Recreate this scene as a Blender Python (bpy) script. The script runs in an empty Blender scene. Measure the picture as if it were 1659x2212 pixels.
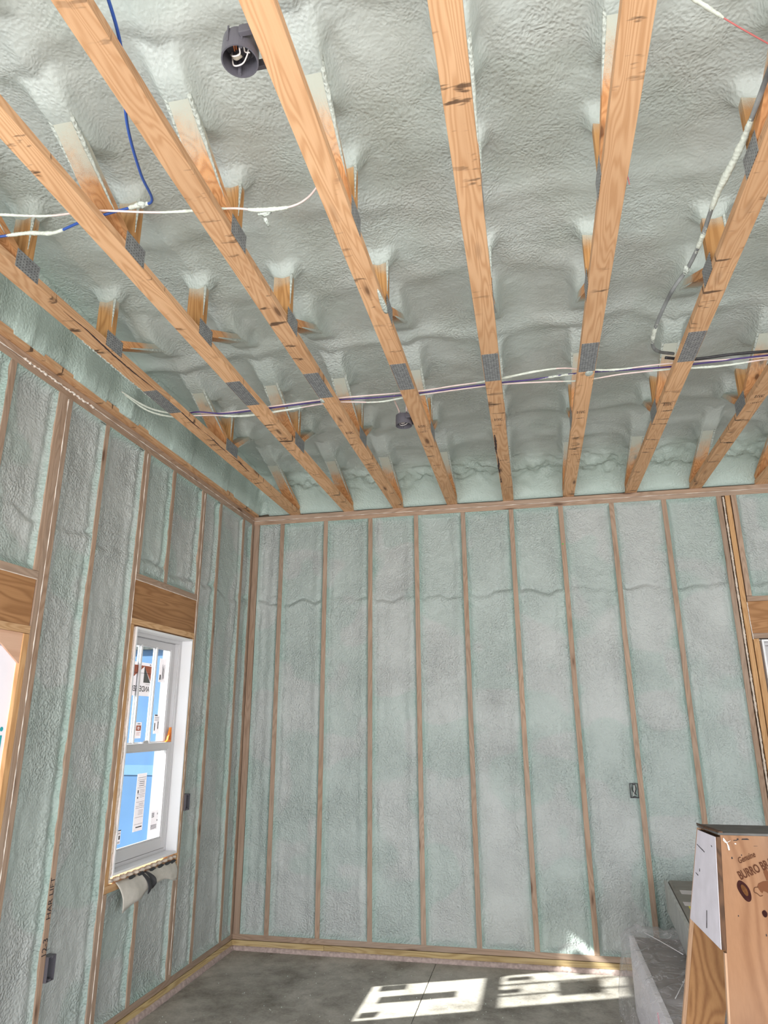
import bpy, bmesh, math, random
import numpy as np
from mathutils import Vector, Matrix

random.seed(7)
sc = bpy.context.scene
COL = sc.collection

# ------------------------------------------------------------------ camera
cam_d = bpy.data.cameras.new('camera')
cam = bpy.data.objects.new('camera', cam_d)
COL.objects.link(cam)
YAW, PITCH, ROLL = -0.2075, 0.2952, -0.0041
CAM = Vector((2.402, -5.661, 1.675))
fw = Vector((math.sin(YAW) * math.cos(PITCH), math.cos(YAW) * math.cos(PITCH), math.sin(PITCH)))
rt = Vector((math.cos(YAW), -math.sin(YAW), 0))
up = rt.cross(fw)
rt2 = rt * math.cos(ROLL) + up * math.sin(ROLL)
up2 = -rt * math.sin(ROLL) + up * math.cos(ROLL)
M = Matrix((rt2, up2, -fw)).transposed().to_4x4()
M.translation = CAM
cam.matrix_world = M
cam_d.sensor_fit = 'VERTICAL'
cam_d.sensor_height = 36.0
cam_d.lens = 1486.05 / 2212 * 36.0
cam_d.clip_start = 0.05
cam_d.clip_end = 200
sc.camera = cam

# ------------------------------------------------------------------ world, sun, daylight
world = bpy.data.worlds.new('sky')
sc.world = world
world.use_nodes = True
wn = world.node_tree
wn.nodes['Background'].inputs[0].default_value = (0.80, 0.89, 1.0, 1)
wn.nodes['Background'].inputs[1].default_value = 1.1

sun_d = bpy.data.lights.new('sun', 'SUN')
sun_d.energy = 15.0
sun_d.angle = 0.012
sun_d.color = (1.0, 0.95, 0.86)
sun = bpy.data.objects.new('sun', sun_d)
COL.objects.link(sun)
SUN_DIR = Vector((1.0, 0.425, -0.72)).normalized()
sun.rotation_euler = SUN_DIR.to_track_quat('-Z', 'Y').to_euler()
sun.location = (-6, -4, 6)


def area(name, loc, target, sx, sy, energy, color):
    d = bpy.data.lights.new(name, 'AREA')
    d.shape = 'RECTANGLE'
    d.size, d.size_y, d.energy, d.color = sx, sy, energy, color
    o = bpy.data.objects.new(name, d)
    COL.objects.link(o)
    o.location = loc
    o.rotation_euler = (Vector(target) - Vector(loc)).to_track_quat('-Z', 'Y').to_euler()
    return o


# daylight entering by the open rear of the room and by the openings of the left wall
area('daylight_rear_opening', (3.0, -9.3, 1.5), (2.6, 0, 2.3), 5.6, 2.8, 120, (1.0, 0.985, 0.96))
# low lamp added to brighten the ceiling, standing in for bounce off sunlit ground
area('ceiling_uplight', (3.0, -9.6, 0.2), (2.6, -2.0, 3.5), 5.6, 1.4, 150, (1.0, 0.985, 0.95))
area('daylight_left_openings', (-0.4, -6.2, 1.4), (3.2, -3.2, 2.2), 2.6, 2.2, 100, (0.93, 0.97, 1.0))
area('right_fill_light', (6.5, -6.0, 1.5), (0.0, -2.0, 2.0), 2.6, 2.2, 75, (0.97, 0.98, 1.0))  # added fill lamp to brighten the left wall, no known source there

sc.view_settings.view_transform = 'Standard'
sc.view_settings.look = 'None'
sc.view_settings.gamma = 1.0
sc.view_settings.use_curve_mapping = False
sc.view_settings.exposure = 0.5
sc.cycles.max_bounces = 7
sc.cycles.diffuse_bounces = 5
sc.cycles.glossy_bounces = 3

# ------------------------------------------------------------------ main sizes
ZP = 3.385            # underside of the top plates
ZT = 3.461            # top of the top plates = underside of the truss chords
ZB = 0.109            # top of the bottom plates
T2 = 0.038            # thickness of two-by lumber
YR = -9.0             # rear of the room
XR = 6.3              # right side of the room
TRUSS_X = [0.347, 0.845, 1.293, 1.767, 2.245, 2.740, 3.237, 3.735, 4.222]
TW = 0.089


# ------------------------------------------------------------------ object helpers
def link(o):
    COL.objects.link(o)
    return o


def wloc(o):
    v = Vector((0, 0, 0))
    while o is not None:
        v += o.location
        o = o.parent
    return v


def thing(name, loc, label, cat, group=None):
    o = bpy.data.objects.new(name, None)
    o.empty_display_size = 0.05
    link(o)
    o.location = loc
    tag(o, label, cat, group)
    return o


def tag(o, label=None, cat=None, group=None, kind=None):
    if label: o['label'] = label
    if cat: o['category'] = cat
    if group: o['group'] = group
    if kind: o['kind'] = kind
    return o


def obj(name, src, mat, parent=None, loc=None, smooth=False):
    """src: bmesh in world coordinates -> one mesh object, origin at loc or at its parent's"""
    me = bpy.data.meshes.new(name)
    if isinstance(src, bmesh.types.BMesh):
        bmesh.ops.recalc_face_normals(src, faces=src.faces)
        src.to_mesh(me)
        src.free()
    else:
        vs, fs = src
        me.from_pydata([tuple(v) for v in vs], [], [tuple(f) for f in fs])
    o = bpy.data.objects.new(name, me)
    link(o)
    if parent is not None:
        o.parent = parent
        base = wloc(parent)
    else:
        if loc is None:
            a = np.empty(len(me.vertices) * 3, dtype=np.float32)
            me.vertices.foreach_get('co', a)
            a = a.reshape(-1, 3)
            mn, mx = a.min(0), a.max(0)
            loc = Vector(((mn[0] + mx[0]) / 2, (mn[1] + mx[1]) / 2, mn[2]))
        base = Vector(loc)
        o.location = base
    me.transform(Matrix.Translation(-base))
    for m in (mat if isinstance(mat, (list, tuple)) else [mat]):
        me.materials.append(m)
    if smooth:
        me.polygons.foreach_set('use_smooth', [True] * len(me.polygons))
    me.update()
    return o


def box(bm, x0, x1, y0, y1, z0, z1, bev=0.0):
    x0, x1 = sorted((x0, x1)); y0, y1 = sorted((y0, y1)); z0, z1 = sorted((z0, z1))
    v = [bm.verts.new(p) for p in ((x0, y0, z0), (x1, y0, z0), (x1, y1, z0), (x0, y1, z0),
                                   (x0, y0, z1), (x1, y0, z1), (x1, y1, z1), (x0, y1, z1))]
    fs = [bm.faces.new([v[i] for i in f]) for f in
          ((3, 2, 1, 0), (4, 5, 6, 7), (0, 1, 5, 4), (1, 2, 6, 5), (2, 3, 7, 6), (3, 0, 4, 7))]
    if bev > 0:
        es = list({e for f in fs for e in f.edges})
        bmesh.ops.bevel(bm, geom=es, offset=bev, segments=2, profile=0.6, affect='EDGES')
    return bm


def hexa(bm, p):
    """p: eight corners, bottom four then top four"""
    v = [bm.verts.new(q) for q in p]
    return [bm.faces.new([v[i] for i in f]) for f in
            ((3, 2, 1, 0), (4, 5, 6, 7), (0, 1, 5, 4), (1, 2, 6, 5), (2, 3, 7, 6), (3, 0, 4, 7))]


def boxbm(*a):
    return box(bmesh.new(), *a)


def prism(bm, poly, ext):
    """poly: list of 3D points, ext: extrusion vector"""
    n = len(poly)
    a = [bm.verts.new(p) for p in poly]
    b = [bm.verts.new(Vector(p) + Vector(ext)) for p in poly]
    bm.faces.new(a)
    bm.faces.new(b[::-1])
    for i in range(n):
        bm.faces.new((a[i], a[(i + 1) % n], b[(i + 1) % n], b[i]))
    return bm


def spline(pts, n=10):
    P = [Vector(p) for p in pts]
    if len(P) < 3:
        return [P[0].lerp(P[-1], i / n) for i in range(n + 1)]
    P = [2 * P[0] - P[1]] + P + [2 * P[-1] - P[-2]]
    out = []
    for i in range(1, len(P) - 2):
        for k in range(n):
            t = k / n
            a, b, c, d = P[i - 1], P[i], P[i + 1], P[i + 2]
            out.append(0.5 * ((2 * b) + (c - a) * t + (2 * a - 5 * b + 4 * c - d) * t * t + (3 * b - a - 3 * c + d) * t ** 3))
    out.append(P[-2])
    return out


def tube(bm, pts, r, seg=8, n=10, flat=1.0, rough=0.0, seed=0):
    """swept tube with optional flattening and lumps"""
    rnd = random.Random(seed)
    S = spline(pts, n)
    rings = []
    for i, p in enumerate(S):
        t = (S[min(i + 1, len(S) - 1)] - S[max(i - 1, 0)]).normalized()
        a = t.cross(Vector((0, 0, 1)))
        if a.length < 1e-3: a = t.cross(Vector((1, 0, 0)))
        a.normalize()
        b = a.cross(t).normalized()
        rr = r(i / (len(S) - 1)) if callable(r) else r
        ring = []
        for k in range(seg):
            an = 2 * math.pi * k / seg
            q = rr * (1 + rough * rnd.uniform(-1, 1))
            ring.append(bm.verts.new(p + a * (math.cos(an) * q) + b * (math.sin(an) * q * flat)))
        rings.append(ring)
    for i in range(len(rings) - 1):
        for k in range(seg):
            bm.faces.new((rings[i][k], rings[i][(k + 1) % seg], rings[i + 1][(k + 1) % seg], rings[i + 1][k]))
    bm.faces.new(rings[0][::-1])
    bm.faces.new(rings[-1])
    return bm


def blob(bm, c, rx, ry, rz, seed=0, amp=0.25):
    rnd = random.Random(seed)
    r = bmesh.ops.create_icosphere(bm, subdivisions=2, radius=1)
    ph = [rnd.uniform(0, 6) for _ in range(6)]
    for v in r['verts']:
        p = v.co.copy()
        k = 1 + amp * (math.sin(4 * p.x + ph[0]) * math.sin(3 * p.y + ph[1]) + 0.5 * math.sin(7 * p.z + ph[2]) * math.sin(6 * p.x + ph[3]))
        v.co = Vector((c[0] + p.x * rx * k, c[1] + p.y * ry * k, c[2] + p.z * rz * k))
    return bm


def text_geo(body, size, bold=0.0, extrude=0.0):
    cu = bpy.data.curves.new('lettering', 'FONT')
    cu.body = body
    cu.size = size
    cu.extrude = extrude
    cu.offset = bold
    cu.align_x = 'CENTER'
    cu.align_y = 'CENTER'
    cu.resolution_u = 3
    o = bpy.data.objects.new('lettering', cu)
    link(o)
    bpy.context.view_layer.update()
    dg = bpy.context.evaluated_depsgraph_get()
    me = bpy.data.meshes.new_from_object(o.evaluated_get(dg))
    bpy.data.objects.remove(o)
    return me


def text_obj(name, body, size, mat, parent, origin, xdir, ydir, loc=None, label=None, sx=1.0, extrude=0.0, bold=0.0):
    me = text_geo(body, size, bold, extrude)
    X = Vector(xdir).normalized(); Y = Vector(ydir).normalized(); Z = X.cross(Y)
    m = Matrix((X * sx, Y, Z)).transposed().to_4x4()
    m.translation = Vector(origin)
    me.transform(m)
    me.materials.clear()
    me.materials.append(mat)
    o = bpy.data.objects.new(name, me)
    link(o)
    o.parent = parent
    me.transform(Matrix.Translation(-wloc(parent)))
    if label: o['label'] = label
    return o


# ------------------------------------------------------------------ numpy noise
def vnoise(x, y, s, seed):
    rs = np.random.RandomState(seed)
    N = 256
    g = rs.rand(N, N).astype(np.float64) * 2 - 1
    u = x / s + 1000.37; v = y / s + 1000.11
    i = np.floor(u).astype(int); j = np.floor(v).astype(int)
    fu = u - i; fv = v - j
    fu = fu * fu * (3 - 2 * fu); fv = fv * fv * (3 - 2 * fv)
    a = g[i % N, j % N]; b = g[(i + 1) % N, j % N]; c = g[i % N, (j + 1) % N]; d = g[(i + 1) % N, (j + 1) % N]
    return (a * (1 - fu) + b * fu) * (1 - fv) + (c * (1 - fu) + d * fu) * fv


def fbm(x, y, s, seed, o=3):
    r = 0; k = 1.0; t = 0
    for q in range(o):
        r = r + k * vnoise(x, y, s / 2 ** q, seed + q * 17); t += k; k *= 0.5
    return r / t


def sstep(a, b, x):
    t = np.clip((x - a) / (b - a), 0, 1)
    return t * t * (3 - 2 * t)


# ------------------------------------------------------------------ materials
def new_mat(name, rough=0.6, spec=0.4):
    m = bpy.data.materials.new(name)
    m.use_nodes = True
    nt = m.node_tree
    b = nt.nodes['Principled BSDF']
    b.inputs['Roughness'].default_value = rough
    b.inputs['Specular IOR Level'].default_value = spec
    return m, nt, b


def N(nt, t, **kw):
    n = nt.nodes.new(t)
    for k, v in kw.items():
        if k.startswith('_'): setattr(n, k[1:], v)
        else: n.inputs[k.replace('__', ' ')].default_value = v
    return n


def L(nt, a, b):
    nt.links.new(a, b)


def ramp(nt, fac, stops, interp='LINEAR'):
    r = nt.nodes.new('ShaderNodeValToRGB')
    r.color_ramp.interpolation = interp
    e = r.color_ramp.elements
    while len(e) < len(stops): e.new(0.5)
    for i, (p, c) in enumerate(stops):
        e[i].position = p
        e[i].color = (c[0], c[1], c[2], 1) if len(c) == 3 else c
    L(nt, fac, r.inputs[0])
    return r.outputs[0]


def mixc(nt, fac, a, b, blend='MIX'):
    m = nt.nodes.new('ShaderNodeMix')
    m.data_type = 'RGBA'
    m.blend_type = blend
    for s, v in ((m.inputs[0], fac), (m.inputs[6], a), (m.inputs[7], b)):
        if hasattr(v, 'is_output') or isinstance(v, bpy.types.NodeSocket): L(nt, v, s)
        elif isinstance(v, (int, float)): s.default_value = v
        else: s.default_value = (v[0], v[1], v[2], 1)
    return m.outputs[2]


def math_n(nt, op, a, b=None, clamp=False):
    m = nt.nodes.new('ShaderNodeMath')
    m.operation = op
    m.use_clamp = clamp
    for i, v in enumerate((a, b)):
        if v is None: continue
        if isinstance(v, (int, float)): m.inputs[i].default_value = v
        else: L(nt, v, m.inputs[i])
    return m.outputs[0]


def simple(name, col, rough=0.5, spec=0.4, metal=0.0, noise=0.0, nscale=40, bump=0.0):
    m, nt, b = new_mat(name, rough, spec)
    b.inputs['Metallic'].default_value = metal
    if noise or bump:
        tc = N(nt, 'ShaderNodeTexCoord')
        n = N(nt, 'ShaderNodeTexNoise', Scale=nscale, Detail=5.0)
        L(nt, tc.outputs['Object'], n.inputs['Vector'])
        c = ramp(nt, n.outputs[0], [(0.3, [v * (1 - noise) for v in col]), (0.7, [min(1, v * (1 + noise)) for v in col])])
        L(nt, c, b.inputs['Base Color'])
        if bump:
            bp = N(nt, 'ShaderNodeBump', Strength=bump, Distance=0.004)
            L(nt, n.outputs[0], bp.inputs['Height'])
            L(nt, bp.outputs[0], b.inputs['Normal'])
    else:
        b.inputs['Base Color'].default_value = (*col, 1)
    return m


FOAM_A = (0.425, 0.450, 0.448)
FOAM_G = (0.315, 0.420, 0.388)


def foam_material(name, bump_scale, ca=FOAM_A, cg=FOAM_G, use_attr=True, bs=0.85, bd=0.012):
    """closed-cell spray foam: pebbled skin, the thin edge pass a fresher green"""
    m, nt, b = new_mat(name, 0.44, 0.5)
    tc = N(nt, 'ShaderNodeTexCoord')
    P = tc.outputs['Object']
    wob = N(nt, 'ShaderNodeTexNoise', Scale=9.0, Detail=2.0)
    L(nt, P, wob.inputs['Vector'])
    vm = N(nt, 'ShaderNodeVectorMath', _operation='MULTIPLY_ADD')
    L(nt, wob.outputs['Color'], vm.inputs[0])
    vm.inputs[1].default_value = (0.05, 0.05, 0.05)
    L(nt, P, vm.inputs[2])
    vo = N(nt, 'ShaderNodeTexVoronoi', Scale=bump_scale, _feature='SMOOTH_F1')
    vo.inputs['Smoothness'].default_value = 0.7
    L(nt, vm.outputs[0], vo.inputs['Vector'])
    n1 = N(nt, 'ShaderNodeTexNoise', Scale=bump_scale * 0.9, Detail=3.5, Roughness=0.55, Distortion=0.8)
    L(nt, P, n1.inputs['Vector'])
    # patches where the skin is rougher
    pa = N(nt, 'ShaderNodeTexNoise', Scale=2.6, Detail=2.0)
    L(nt, P, pa.inputs['Vector'])
    pm = ramp(nt, pa.outputs[0], [(0.36, (0.30,) * 3), (0.68, (1,) * 3)])
    h = math_n(nt, 'ADD', math_n(nt, 'MULTIPLY', vo.outputs['Distance'], 1.1), math_n(nt, 'MULTIPLY', n1.outputs[0], 0.55))
    h = math_n(nt, 'MULTIPLY', h, pm)
    bp = N(nt, 'ShaderNodeBump', Strength=bs, Distance=bd)
    L(nt, h, bp.inputs['Height'])
    L(nt, bp.outputs[0], b.inputs['Normal'])
    # colour
    n2 = N(nt, 'ShaderNodeTexNoise', Scale=3.2, Detail=3.0)
    L(nt, P, n2.inputs['Vector'])
    base = ramp(nt, n2.outputs[0], [(0.35, [v * 0.93 for v in ca]), (0.65, [v * 1.05 for v in ca])])
    if use_attr:
        at = N(nt, 'ShaderNodeAttribute', _attribute_name='fresh')
        fac = at.outputs['Fac']
    else:
        fac = 0.15
    c = mixc(nt, fac, base, cg)
    L(nt, c, b.inputs['Base Color'])
    return m


M_foam_wall = foam_material('spray_foam_wall', 82)
M_foam_ceil = foam_material('spray_foam_ceiling', 78, (0.500, 0.545, 0.532), (0.420, 0.512, 0.480), bs=0.62, bd=0.0095)
M_foam_blob = foam_material('spray_foam_drip', 90, (0.56, 0.60, 0.565), use_attr=False)


def wood_material(name, axis, light, dark, grain=1.0, knots=0.5, stain=0.0, overspray=None, gray=0.0, rough=0.65, stain_axis_scale=6.0):
    """softwood with its grain along the given axis, knots, handling stains"""
    m, nt, b = new_mat(name, rough, 0.25)
    tc = N(nt, 'ShaderNodeTexCoord')
    oi = N(nt, 'ShaderNodeObjectInfo')
    off = N(nt, 'ShaderNodeVectorMath', _operation='MULTIPLY')
    cx = N(nt, 'ShaderNodeCombineXYZ')
    for i in range(3): L(nt, oi.outputs['Random'], cx.inputs[i])
    L(nt, cx.outputs[0], off.inputs[0]); off.inputs[1].default_value = (13.7, 31.1, 23.9)
    ad = N(nt, 'ShaderNodeVectorMath', _operation='ADD')
    L(nt, tc.outputs['Object'], ad.inputs[0]); L(nt, off.outputs[0], ad.inputs[1])
    P = ad.outputs[0]

    def scaled(along, across):
        mp = N(nt, 'ShaderNodeMapping')
        s = [across] * 3
        s[axis] = along
        mp.inputs['Scale'].default_value = s
        L(nt, P, mp.inputs['Vector'])
        return mp.outputs[0]
    # cathedral grain: noise stretched along the board, cut into rings
    ng = N(nt, 'ShaderNodeTexNoise', Scale=1.0, Detail=2.0, Distortion=0.3)
    L(nt, scaled(0.9 * grain, 9 * grain), ng.inputs['Vector'])
    rings = math_n(nt, 'SINE', math_n(nt, 'MULTIPLY', ng.outputs[0], 115.0))
    rings = math_n(nt, 'POWER', math_n(nt, 'ADD', math_n(nt, 'MULTIPLY', rings, 0.5), 0.5), 1.6)
    nf = N(nt, 'ShaderNodeTexNoise', Scale=1.0, Detail=4.0)
    L(nt, scaled(6, 190), nf.inputs['Vector'])
    g = math_n(nt, 'ADD', math_n(nt, 'MULTIPLY', rings, 0.55), math_n(nt, 'MULTIPLY', nf.outputs[0], 0.45))
    col = ramp(nt, g, [(0.15, light), (0.85, dark)])
    nb = N(nt, 'ShaderNodeTexNoise', Scale=1.0, Detail=2.0)
    L(nt, scaled(1.6, 4.0), nb.inputs['Vector'])
    col = mixc(nt, math_n(nt, 'MULTIPLY', ramp(nt, nb.outputs[0], [(0.4, (0,) * 3), (0.7, (1,) * 3)]), 0.35), col, [v * 0.80 for v in dark])
    # board to board variation
    hv = N(nt, 'ShaderNodeHueSaturation')
    mr = N(nt, 'ShaderNodeMapRange'); mr.inputs[3].default_value = 0.88; mr.inputs[4].default_value = 1.10
    L(nt, oi.outputs['Random'], mr.inputs[0]); L(nt, mr.outputs[0], hv.inputs['Value'])
    L(nt, col, hv.inputs['Color'])
    col = hv.outputs[0]
    if gray:
        nq = N(nt, 'ShaderNodeTexNoise', Scale=1.0, Detail=3.0)
        L(nt, scaled(1.2, 8.0), nq.inputs['Vector'])
        col = mixc(nt, math_n(nt, 'MULTIPLY', ramp(nt, nq.outputs[0], [(0.35, (0,) * 3), (0.65, (1,) * 3)]), gray), col, (0.36, 0.33, 0.30))
    if knots:
        vk = N(nt, 'ShaderNodeTexVoronoi', Scale=1.0)
        vk.inputs['Randomness'].default_value = 1.0
        L(nt, scaled(3.2, 13.0), vk.inputs['Vector'])
        k = ramp(nt, vk.outputs['Distance'], [(0.0, (1,) * 3), (0.11, (0.9,) * 3), (0.16, (0.35,) * 3), (0.27, (0,) * 3)])
        # only some of the cells hold a knot
        sel = N(nt, 'ShaderNodeSeparateColor'); L(nt, vk.outputs['Color'], sel.inputs[0])
        ks = math_n(nt, 'GREATER_THAN', sel.outputs[0], 1 - knots)
        col = mixc(nt, math_n(nt, 'MULTIPLY', math_n(nt, 'MULTIPLY', k, ks), 0.85), col, (0.085, 0.035, 0.018))
    if stain:
        ns = N(nt, 'ShaderNodeTexNoise', Scale=1.0, Detail=3.0, Roughness=0.6)
        L(nt, scaled(22.0, stain_axis_scale), ns.inputs['Vector'])
        n4 = N(nt, 'ShaderNodeTexNoise', Scale=1.0, Detail=2.0)
        L(nt, scaled(1.1, 3.0), n4.inputs['Vector'])
        s = math_n(nt, 'MULTIPLY', ramp(nt, ns.outputs[0], [(0.61, (0,) * 3), (0.67, (1,) * 3)]), ramp(nt, n4.outputs[0], [(0.40, (0,) * 3), (0.52, (1,) * 3)]))
        col = mixc(nt, math_n(nt, 'MULTIPLY', s, stain), col, (0.06, 0.035, 0.025))
    if overspray:
        ge = N(nt, 'ShaderNodeNewGeometry')
        sp = N(nt, 'ShaderNodeSeparateXYZ'); L(nt, ge.outputs['Position'], sp.inputs[0])
        no = N(nt, 'ShaderNodeTexNoise', Scale=9.0, Detail=4.0); L(nt, ge.outputs['Position'], no.inputs['Vector'])
        nn = N(nt, 'ShaderNodeTexNoise', Scale=420.0, Detail=1.0); L(nt, ge.outputs['Position'], nn.inputs['Vector'])
        z = math_n(nt, 'ADD', sp.outputs[2], math_n(nt, 'MULTIPLY', math_n(nt, 'SUBTRACT', no.outputs[0], 0.5), 0.16))
        z = math_n(nt, 'ADD', z, math_n(nt, 'MULTIPLY', math_n(nt, 'SUBTRACT', nn.outputs[0], 0.5), 0.10))
        mr2 = N(nt, 'ShaderNodeMapRange'); mr2.interpolation_type = 'SMOOTHSTEP'
        mr2.inputs[1].default_value, mr2.inputs[2].default_value = overspray
        L(nt, z, mr2.inputs[0])
        col = mixc(nt, mr2.outputs[0], col, (0.50, 0.53, 0.47))
    L(nt, col, b.inputs['Base Color'])
    bp = N(nt, 'ShaderNodeBump', Strength=0.18, Distance=0.0015)
    L(nt, g, bp.inputs['Height'])
    L(nt, bp.outputs[0], b.inputs['Normal'])
    return m


TL, TD = (0.700, 0.430, 0.250), (0.540, 0.295, 0.150)        # fresh truss lumber
SL, SD = (0.440, 0.305, 0.222), (0.315, 0.205, 0.142)        # studs
M_chord = wood_material('truss_chord_pine', 1, TL, TD, knots=0.30, stain=0.85)
M_web_v = wood_material('truss_web_vertical', 2, (0.600, 0.330, 0.135), (0.400, 0.195, 0.070), knots=0.2, overspray=(3.67, 3.80))
M_web_d = wood_material('truss_web_diagonal', 1, (0.72, 0.385, 0.180), (0.52, 0.235, 0.095), knots=0.25, overspray=(3.58, 3.715))
M_stud = wood_material('stud_spruce', 2, SL, SD, knots=0.32, gray=0.22)
M_stud_warm = wood_material('stud_warm', 2, (0.66, 0.40, 0.20), (0.50, 0.27, 0.12), knots=0.25)
M_plate_x = wood_material('plate_along_x', 0, SL, SD, knots=0.3, gray=0.25)
M_plate_y = wood_material('plate_along_y', 1, SL, SD, knots=0.3, gray=0.25)
M_plate_warm = wood_material('plate_warm', 1, (0.66, 0.42, 0.24), (0.50, 0.29, 0.14), knots=0.2)
M_treat_x = wood_material('treated_plate_x', 0, (0.56, 0.42, 0.21), (0.36, 0.24, 0.10), knots=0.2, gray=0.15)
M_treat_y = wood_material('treated_plate_y', 1, (0.56, 0.42, 0.21), (0.36, 0.24, 0.10), knots=0.2, gray=0.15)
M_head_y = wood_material('header_wood_y', 1, (0.46, 0.245, 0.115), (0.31, 0.150, 0.065), grain=0.7, knots=0.35)
M_head_x = wood_material('header_wood_x', 0, (0.46, 0.245, 0.115), (0.31, 0.150, 0.065), grain=0.7, knots=0.35)
M_ply = wood_material('pine_plywood', 2, (0.285, 0.150, 0.080), (0.205, 0.098, 0.048), grain=0.35, knots=0.0, gray=0.10)
M_ply_in = wood_material('plywood_inner', 2, (0.34, 0.180, 0.080), (0.21, 0.098, 0.042), grain=0.8, knots=0.0)
M_plyedge = wood_material('plywood_edge', 2, (0.44, 0.28, 0.18), (0.36, 0.22, 0.14), knots=0.0)
M_edge_dark = wood_material('plywood_edge_weathered', 2, (0.100, 0.050, 0.026), (0.040, 0.020, 0.011), knots=0.0)
M_gusset_ply = wood_material('sheathing_triangle', 1, (0.80, 0.52, 0.38), (0.70, 0.42, 0.29), grain=0.5, knots=0.0)


def plate_material():
    """galvanised nail plate with rows of punched teeth"""
    m, nt, b = new_mat('galvanised_nail_plate', 0.42, 0.5)
    b.inputs['Metallic'].default_value = 0.55
    tc = N(nt, 'ShaderNodeTexCoord')
    sp = N(nt, 'ShaderNodeSeparateXYZ'); L(nt, tc.outputs['Object'], sp.inputs[0])

    def dots(a, pa, b_, pb, w):
        u = math_n(nt, 'PINGPONG', math_n(nt, 'ADD', a, 50.0), pa / 2)
        v = math_n(nt, 'PINGPONG', math_n(nt, 'ADD', b_, 50.0), pb / 2)
        return math_n(nt, 'MULTIPLY', math_n(nt, 'LESS_THAN', u, pa * w), math_n(nt, 'LESS_THAN', v, pb * 0.17))
    s = math_n(nt, 'ADD', sp.outputs[0], sp.outputs[2])
    d = dots(s, 0.0135, sp.outputs[1], 0.0165, 0.14)
    n = N(nt, 'ShaderNodeTexNoise', Scale=60.0); L(nt, tc.outputs['Object'], n.inputs['Vector'])
    base = ramp(nt, n.outputs[0], [(0.35, (0.25, 0.255, 0.27)), (0.65, (0.38, 0.385, 0.40))])
    L(nt, mixc(nt, d, base, (0.055, 0.05, 0.05)), b.inputs['Base Color'])
    return m


M_plate = plate_material()


def concrete():
    m, nt, b = new_mat('concrete_slab', 0.62, 0.35)
    tc = N(nt, 'ShaderNodeTexCoord'); P = tc.outputs['Object']
    n1 = N(nt, 'ShaderNodeTexNoise', Scale=1.7, Detail=6.0, Roughness=0.62, Distortion=0.6); L(nt, P, n1.inputs['Vector'])
    n2 = N(nt, 'ShaderNodeTexNoise', Scale=7.0, Detail=8.0, Roughness=0.7); L(nt, P, n2.inputs['Vector'])
    n3 = N(nt, 'ShaderNodeTexNoise', Scale=60.0, Detail=4.0); L(nt, P, n3.inputs['Vector'])
    c = ramp(nt, n1.outputs[0], [(0.36, (0.14, 0.126, 0.110)), (0.49, (0.36, 0.338, 0.310)), (0.62, (0.60, 0.575, 0.535))])
    c = mixc(nt, 0.5, c, ramp(nt, n2.outputs[0], [(0.36, (0.16, 0.145, 0.125)), (0.62, (0.50, 0.475, 0.435))]))
    c = mixc(nt, 0.15, c, ramp(nt, n3.outputs[0], [(0.4, (0.14, 0.13, 0.11)), (0.6, (0.42, 0.40, 0.36))]))
    v = N(nt, 'ShaderNodeTexVoronoi', Scale=26.0); L(nt, P, v.inputs['Vector'])
    c = mixc(nt, ramp(nt, v.outputs['Distance'], [(0.035, (1,) * 3), (0.06, (0,) * 3)]), c, (0.62, 0.60, 0.55))
    L(nt, c, b.inputs['Base Color'])
    bp = N(nt, 'ShaderNodeBump', Strength=0.25, Distance=0.004)
    L(nt, n2.outputs[0], bp.inputs['Height']); L(nt, bp.outputs[0], b.inputs['Normal'])
    return m


M_floor = concrete()
M_groove = simple('joint_dirt', (0.05, 0.045, 0.04), 0.9)
M_bead = simple('sill_foam_pink', (0.42, 0.33, 0.31), 0.7, 0.2, noise=0.22, nscale=45, bump=0.9)
M_white_bead = simple('cream_window_foam', (0.66, 0.56, 0.48), 0.6, 0.3, noise=0.15, nscale=60, bump=0.8)
M_caulk = simple('cream_caulk', (0.78, 0.70, 0.64), 0.6, 0.3)
M_vinyl = simple('white_window_frame', (0.80, 0.80, 0.83), 0.35, 0.45)
M_sash = simple('white_sash', (0.60, 0.59, 0.61), 0.38, 0.45)
M_dark = simple('dark_gap', (0.05, 0.03, 0.03), 0.8)
M_box = simple('grey_box_plastic', (0.105, 0.100, 0.120), 0.38, 0.45)
M_box_in = simple('shaded_box_plastic', (0.045, 0.04, 0.048), 0.5, 0.3)  # box plastic darkened, the shade inside the box put into its colour
M_copper = simple('copper_wire', (0.75, 0.25, 0.09), 0.3, 0.5, metal=0.7)
M_wwire = simple('white_wire', (0.72, 0.66, 0.64), 0.4)
M_bwire = simple('black_wire', (0.02, 0.018, 0.02), 0.4)
M_blue = simple('blue_cable', (0.035, 0.095, 0.38), 0.38, 0.5)
M_purple = simple('purple_cable', (0.055, 0.030, 0.16), 0.38, 0.5)
M_pink = simple('pinkish_white_cable', (0.72, 0.58, 0.56), 0.5, noise=0.08, nscale=30)
M_coated = simple('foam_dusted_cable', (0.62, 0.66, 0.60), 0.7, 0.2, noise=0.12, nscale=60, bump=0.6)
M_gcable = simple('grey_cable', (0.20, 0.21, 0.215), 0.55, noise=0.5, nscale=11)
M_black = simple('black_cable', (0.028, 0.027, 0.032), 0.45, noise=0.4, nscale=25)
M_red = simple('red_string', (0.55, 0.16, 0.16), 0.6)
M_orange = simple('orange_plastic', (0.90, 0.26, 0.02), 0.4)
M_paper = simple('white_label_paper', (0.80, 0.76, 0.77), 0.7)
_nt = M_paper.node_tree
_tr = N(_nt, 'ShaderNodeBsdfTranslucent'); _tr.inputs[0].default_value = (0.85, 0.80, 0.82, 1)
_mx = N(_nt, 'ShaderNodeMixShader'); _mx.inputs[0].default_value = 0.35
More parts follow.
